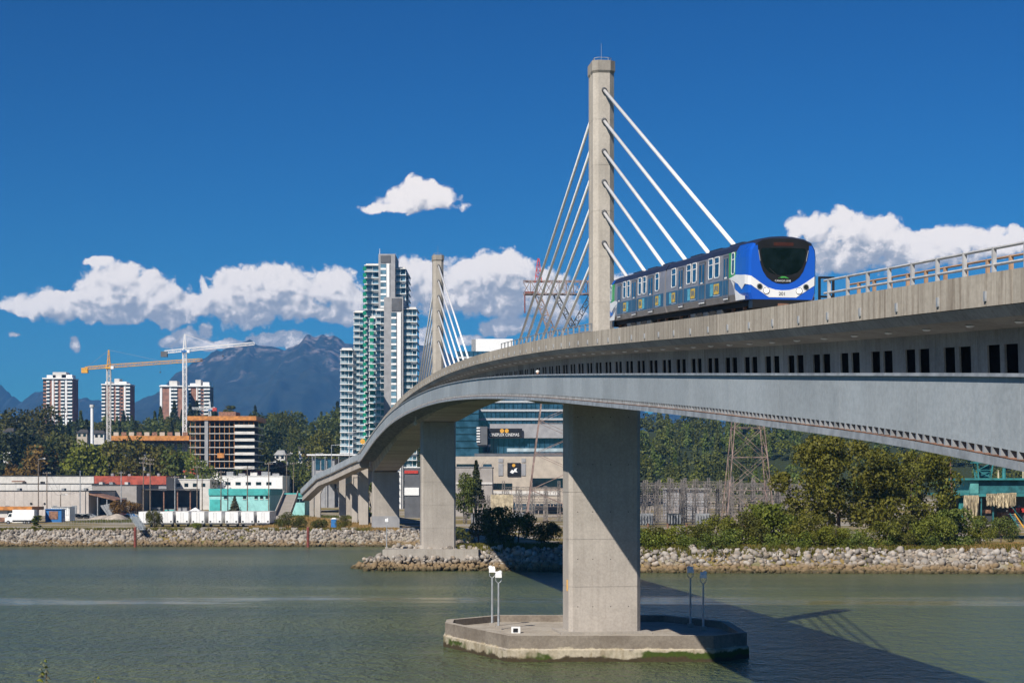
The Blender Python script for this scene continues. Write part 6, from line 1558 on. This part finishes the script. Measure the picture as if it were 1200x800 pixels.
# shrubs at the water
sh_ = [(43,602,374,'column',L_MID,0,'tall dark conical shrub on the left bank before the truck',1.9),(181,594,392,'shrub',L_MID,1,'leafy grey-green shrub covering the gap between the leftmost trailers',.62),(338,600,378,'shrub',L_DARK,2,'big round shrub left of the right-hand mooring pile',.9),(352,603,382,'shrub',L_DARK,0,'rounded shrub just behind the right-hand mooring pile',.8),(373,606,378,'shrub',L_MID,1,'lower yellowish shrub right of the right-hand mooring pile',1.1),(402,604,385,'shrub',L_OLIVE,2,'bright olive shrub beside the first ramp column',.8),(230,611,378,'shrub',L_YEL,0,'small yellow-green bush below the trailers',1.2),(148,583,560,'shrub',L_AUT,1,'brown-green bush below the pale metal pole',1.3),
 (585,588,272,'shrub',L_DARK,0,'big dark bush on the spit left of the near pier',.75),(608,593,269,'shrub',L_DARK,1,'dark bush on the spit under the weathered tower',.75),(560,598,276,'shrub',L_DARK,2,'dark bush against the far pier on the spit',.8),(637,606,268,'shrub',L_DARK,1,'low dark bush tucked behind the left edge of the near pier',.9),
 (1120,590,262,'shrub',L_MID,0,'rounded green bush in front of the teal plant',.9),(1090,598,258,'shrub',L_OLIVE,1,'yellow-green bush left of the teal plant',.95),(1150,605,268,'shrub',L_OLIVE,2,'olive bush below the long beige tarpaulin',.9),(1172,600,274,'shrub',L_DARK,1,'dark bush below the hanging tarpaulins',.8),
 (895,583,264,'shrub',L_OLIVE,0,'tall yellow-green bush below the lattice tower',.9),(917,588,268,'shrub',L_MID,1,'green bush just left of the great cottonwood',.85),(870,600,262,'shrub',L_MID,2,'green bush under the left leg of the lattice tower',.9),(840,597,264,'shrub',L_OLIVE,1,'upright olive bush right of the three rusty posts',.8),(818,612,259,'shrub',L_MID,0,'low green bush beside the farthest rusty post',1.),(795,615,259,'shrub',L_YEL,2,'low yellow-flecked bush between the rusty posts',1.2),(770,612,260,'shrub',L_MID,1,'low dark-green bush between the near pier and the middle post',1.1),(752,616,258,'shrub',L_OLIVE,0,'low olive bush touching the near pier',1.),(945,602,259,'shrub',L_OLIVE,2,'olive bush under the left side of the great cottonwood',1.),(1040,606,257,'shrub',L_OLIVE,0,'bush with yellow leaves under the middle of the great cottonwood',1.),(1065,604,258,'shrub',L_MID,2,'green bush under the right side of the great cottonwood',1.),(980,612,256,'shrub',L_YEL,1,'small yellow-green bush at the foot of the great cottonwood',1.2)]
for (px,yt,d,k,lm,v,lab,w) in sh_: tp_(px,yt,d,k,lm,v,lab,w,3400,.030,'shrub' if k == 'shrub' else 'tree',1.5,'shrub' if k == 'shrub' else 'tree')
tp_(985,503,285,'cotton',L_OLIVE,5,'great spreading cottonwood tree on the right bank, left half of the pair',.98,16000,.0155,'tree')
tp_(1068,521,290,'cotton',L_OLIVE,6,'great cottonwood tree on the right bank, darker right half of the pair',.92,13000,.0160,'tree')
# woods on the hill
bl = [(215,305,730,790),(125,225,755,810),(395,495,690,800),(530,710,600,780)]
def clear(px, d): return any(a <= px <= b and c <= d <= e for a,b,c,e in bl)
def wood(n, pxa, pxb, da, db, seed, hlo, hhi, leafn, kinds):
    g = random.Random(seed); L = []
    while len(L) < n:
        d = da+(db-da)*g.random()**.8; px = g.uniform(pxa, pxb)
        if clear(px, d): continue
        h = g.uniform(hlo,hhi); k = g.choice(kinds); L.append((face_x(px,d), d, h*(1.15 if k == 'conifer' else 1), h*(.24 if k == 'conifer' else g.uniform(.38,.5)), k, leafn, g.randrange(10**6)))
    return L
forest('woodland', 'dark green woods covering the hillside behind the left bank', wood(210,-60,420,800,1350,1,10,17,420,['broad','oak','conifer','broad']), L_DARK)
forest('woodland', 'olive and mid green trees scattered through the woods of the left hillside', wood(130,-60,420,790,1350,2,9,15,420,['broad','oak']), L_OLIVE)
forest('woodland', 'almost black conifers scattered through the woods of the left hillside', wood(50,-60,420,850,1350,3,13,20,420,['conifer']), L_CON)
forest('woodland', 'dark green woods on the hill behind the substation', wood(300,700,1260,720,1300,4,9,16,380,['broad','oak','conifer']), L_DARK)
forest('woodland', 'olive and yellowing trees in the woods behind the substation', wood(110,700,1260,700,1250,5,8,13,380,['broad','oak']), L_OLIVE)
forest('woodland', 'mid green trees in the woods behind the substation', wood(90,700,1260,700,1100,6,9,15,380,['broad','conifer']), L_MID)
forest('woodland', 'row of green trees beyond the woods hidden behind the buildings', wood(60,410,700,800,1250,7,10,16,380,['broad','oak']), L_DARK)
low = wood(34,-60,132,748,800,8,8,14,700,['broad','oak'])+wood(22,300,396,755,860,9,8,14,700,['broad','oak'])
forest('woodland', 'band of leafy trees directly behind the warehouses and the red-roofed hall', low, L_MID)
g_ = random.Random(4); scrub = []
for k in range(95):
    x = g_.uniform(17,67); y = 252.5+g_.random()*14+(2 if x > 60 else 0); h = g_.uniform(1.2,3.4) if x < 66 else g_.uniform(.8,1.8)
    scrub.append((x,y,h,h*g_.uniform(.6,.95),'shrub',420,k+900))
forest('bank_scrub', 'tangled low green scrub along the top of the right bank', scrub[:60], L_MID, 'scrub'); forest('bank_scrub', 'yellowish scrub mixed through the low growth of the right bank', scrub[60:], L_OLIVE, 'scrub')
# ground cover
blades('dry_grass', 'dry golden grass on the mound below the ramp and along the bank', [(-60,-33,400,436,1.0),(-66,-22,372,386,.6),(64,110,250.5,272,2.2),(30,64,255,266,.4)], 14000, .55, L_GOLD, wid=.06)
blades('bank_weeds', 'green weeds along the top of both river banks', [(-122,-30,371,380,1.0),(16,110,250.5,262,1.3),(-8,16,258,268,.5)], 12000, .6, L_OLIVE, wid=.08)
blades('bank_weeds', 'patches of green weeds across the gravel yard', [(-118,-60,470,530,1.0),(-90,-50,535,590,.6)], 9000, .5, L_MID, wid=.10)
# foreground sprigs rising from the bank under the camera
def sprig(px, ytop, d, n, label, seed):
    g = random.Random(seed); x = face_x(px,d); zt = ZZ(ytop,d); zb = float(near_z(np.array([x]),np.array([d]))[0])-.05
    t = thing('leafy_sprig', (x,d,zb), label, 'plant'); MB().tube((x,d,zb),(x+.01,d,zt-.03),.008,.003,5).build('stem', M['bark'], t)
    for k in range(n):
        f = k/(n-1); z = zt-.004-f*.20; a = k*2.4+g.uniform(-.3,.3); L_ = .016+.020*min(1,f*2.5)
        e = Vector((math.cos(a),math.sin(a)*.6,.55-.5*f)).normalized(); s = Vector((-math.sin(a),math.cos(a),.1)).normalized(); p = Vector((x,d,z))
        P = [p, p+e*L_*.35+s*L_*.30, p+e*L_*.75+s*L_*.22+Vector((0,0,-.004)), p+e*L_+Vector((0,0,-.012)), p+e*L_*.75-s*L_*.22+Vector((0,0,-.004)), p+e*L_*.35-s*L_*.30, p+e*L_*.5+Vector((0,0,.008))]
        MB().add(P,[(0,1,6),(1,2,6),(2,3,6),(3,4,6),(4,5,6),(5,0,6)]).build('leaf', L_GREY if k%3 else L_YEL, t)
    return t
sprig(51,774,6.2,26,'leafy green sprig rising into the bottom edge at the left',1); sprig(113,794,6.2,22,'tip of a second leafy sprig right of the taller one at the bottom edge',2)

# ------------------------------------------------------------------ haze: one box of pale blue air round the whole scene
mb = MB().box(-6300,6300,-1000,9700,-3.0,745); haze = mb.build('haze', None); tag(haze, 'pale blue distant haze over the valley', kind='stuff')
m = bpy.data.materials.new('haze_air'); m.use_nodes = True; nt = m.node_tree; nt.nodes.remove(nt.nodes['Principled BSDF'])
pv = nt.nodes.new('ShaderNodeVolumePrincipled'); pv.inputs['Color'].default_value = (.14,.45,1.0,1); pv.inputs['Density'].default_value = 0.75e-4; pv.inputs['Anisotropy'].default_value = 0.0
nt.links.new(pv.outputs[0], nt.nodes['Material Output'].inputs['Volume']); haze.data.materials.append(m)
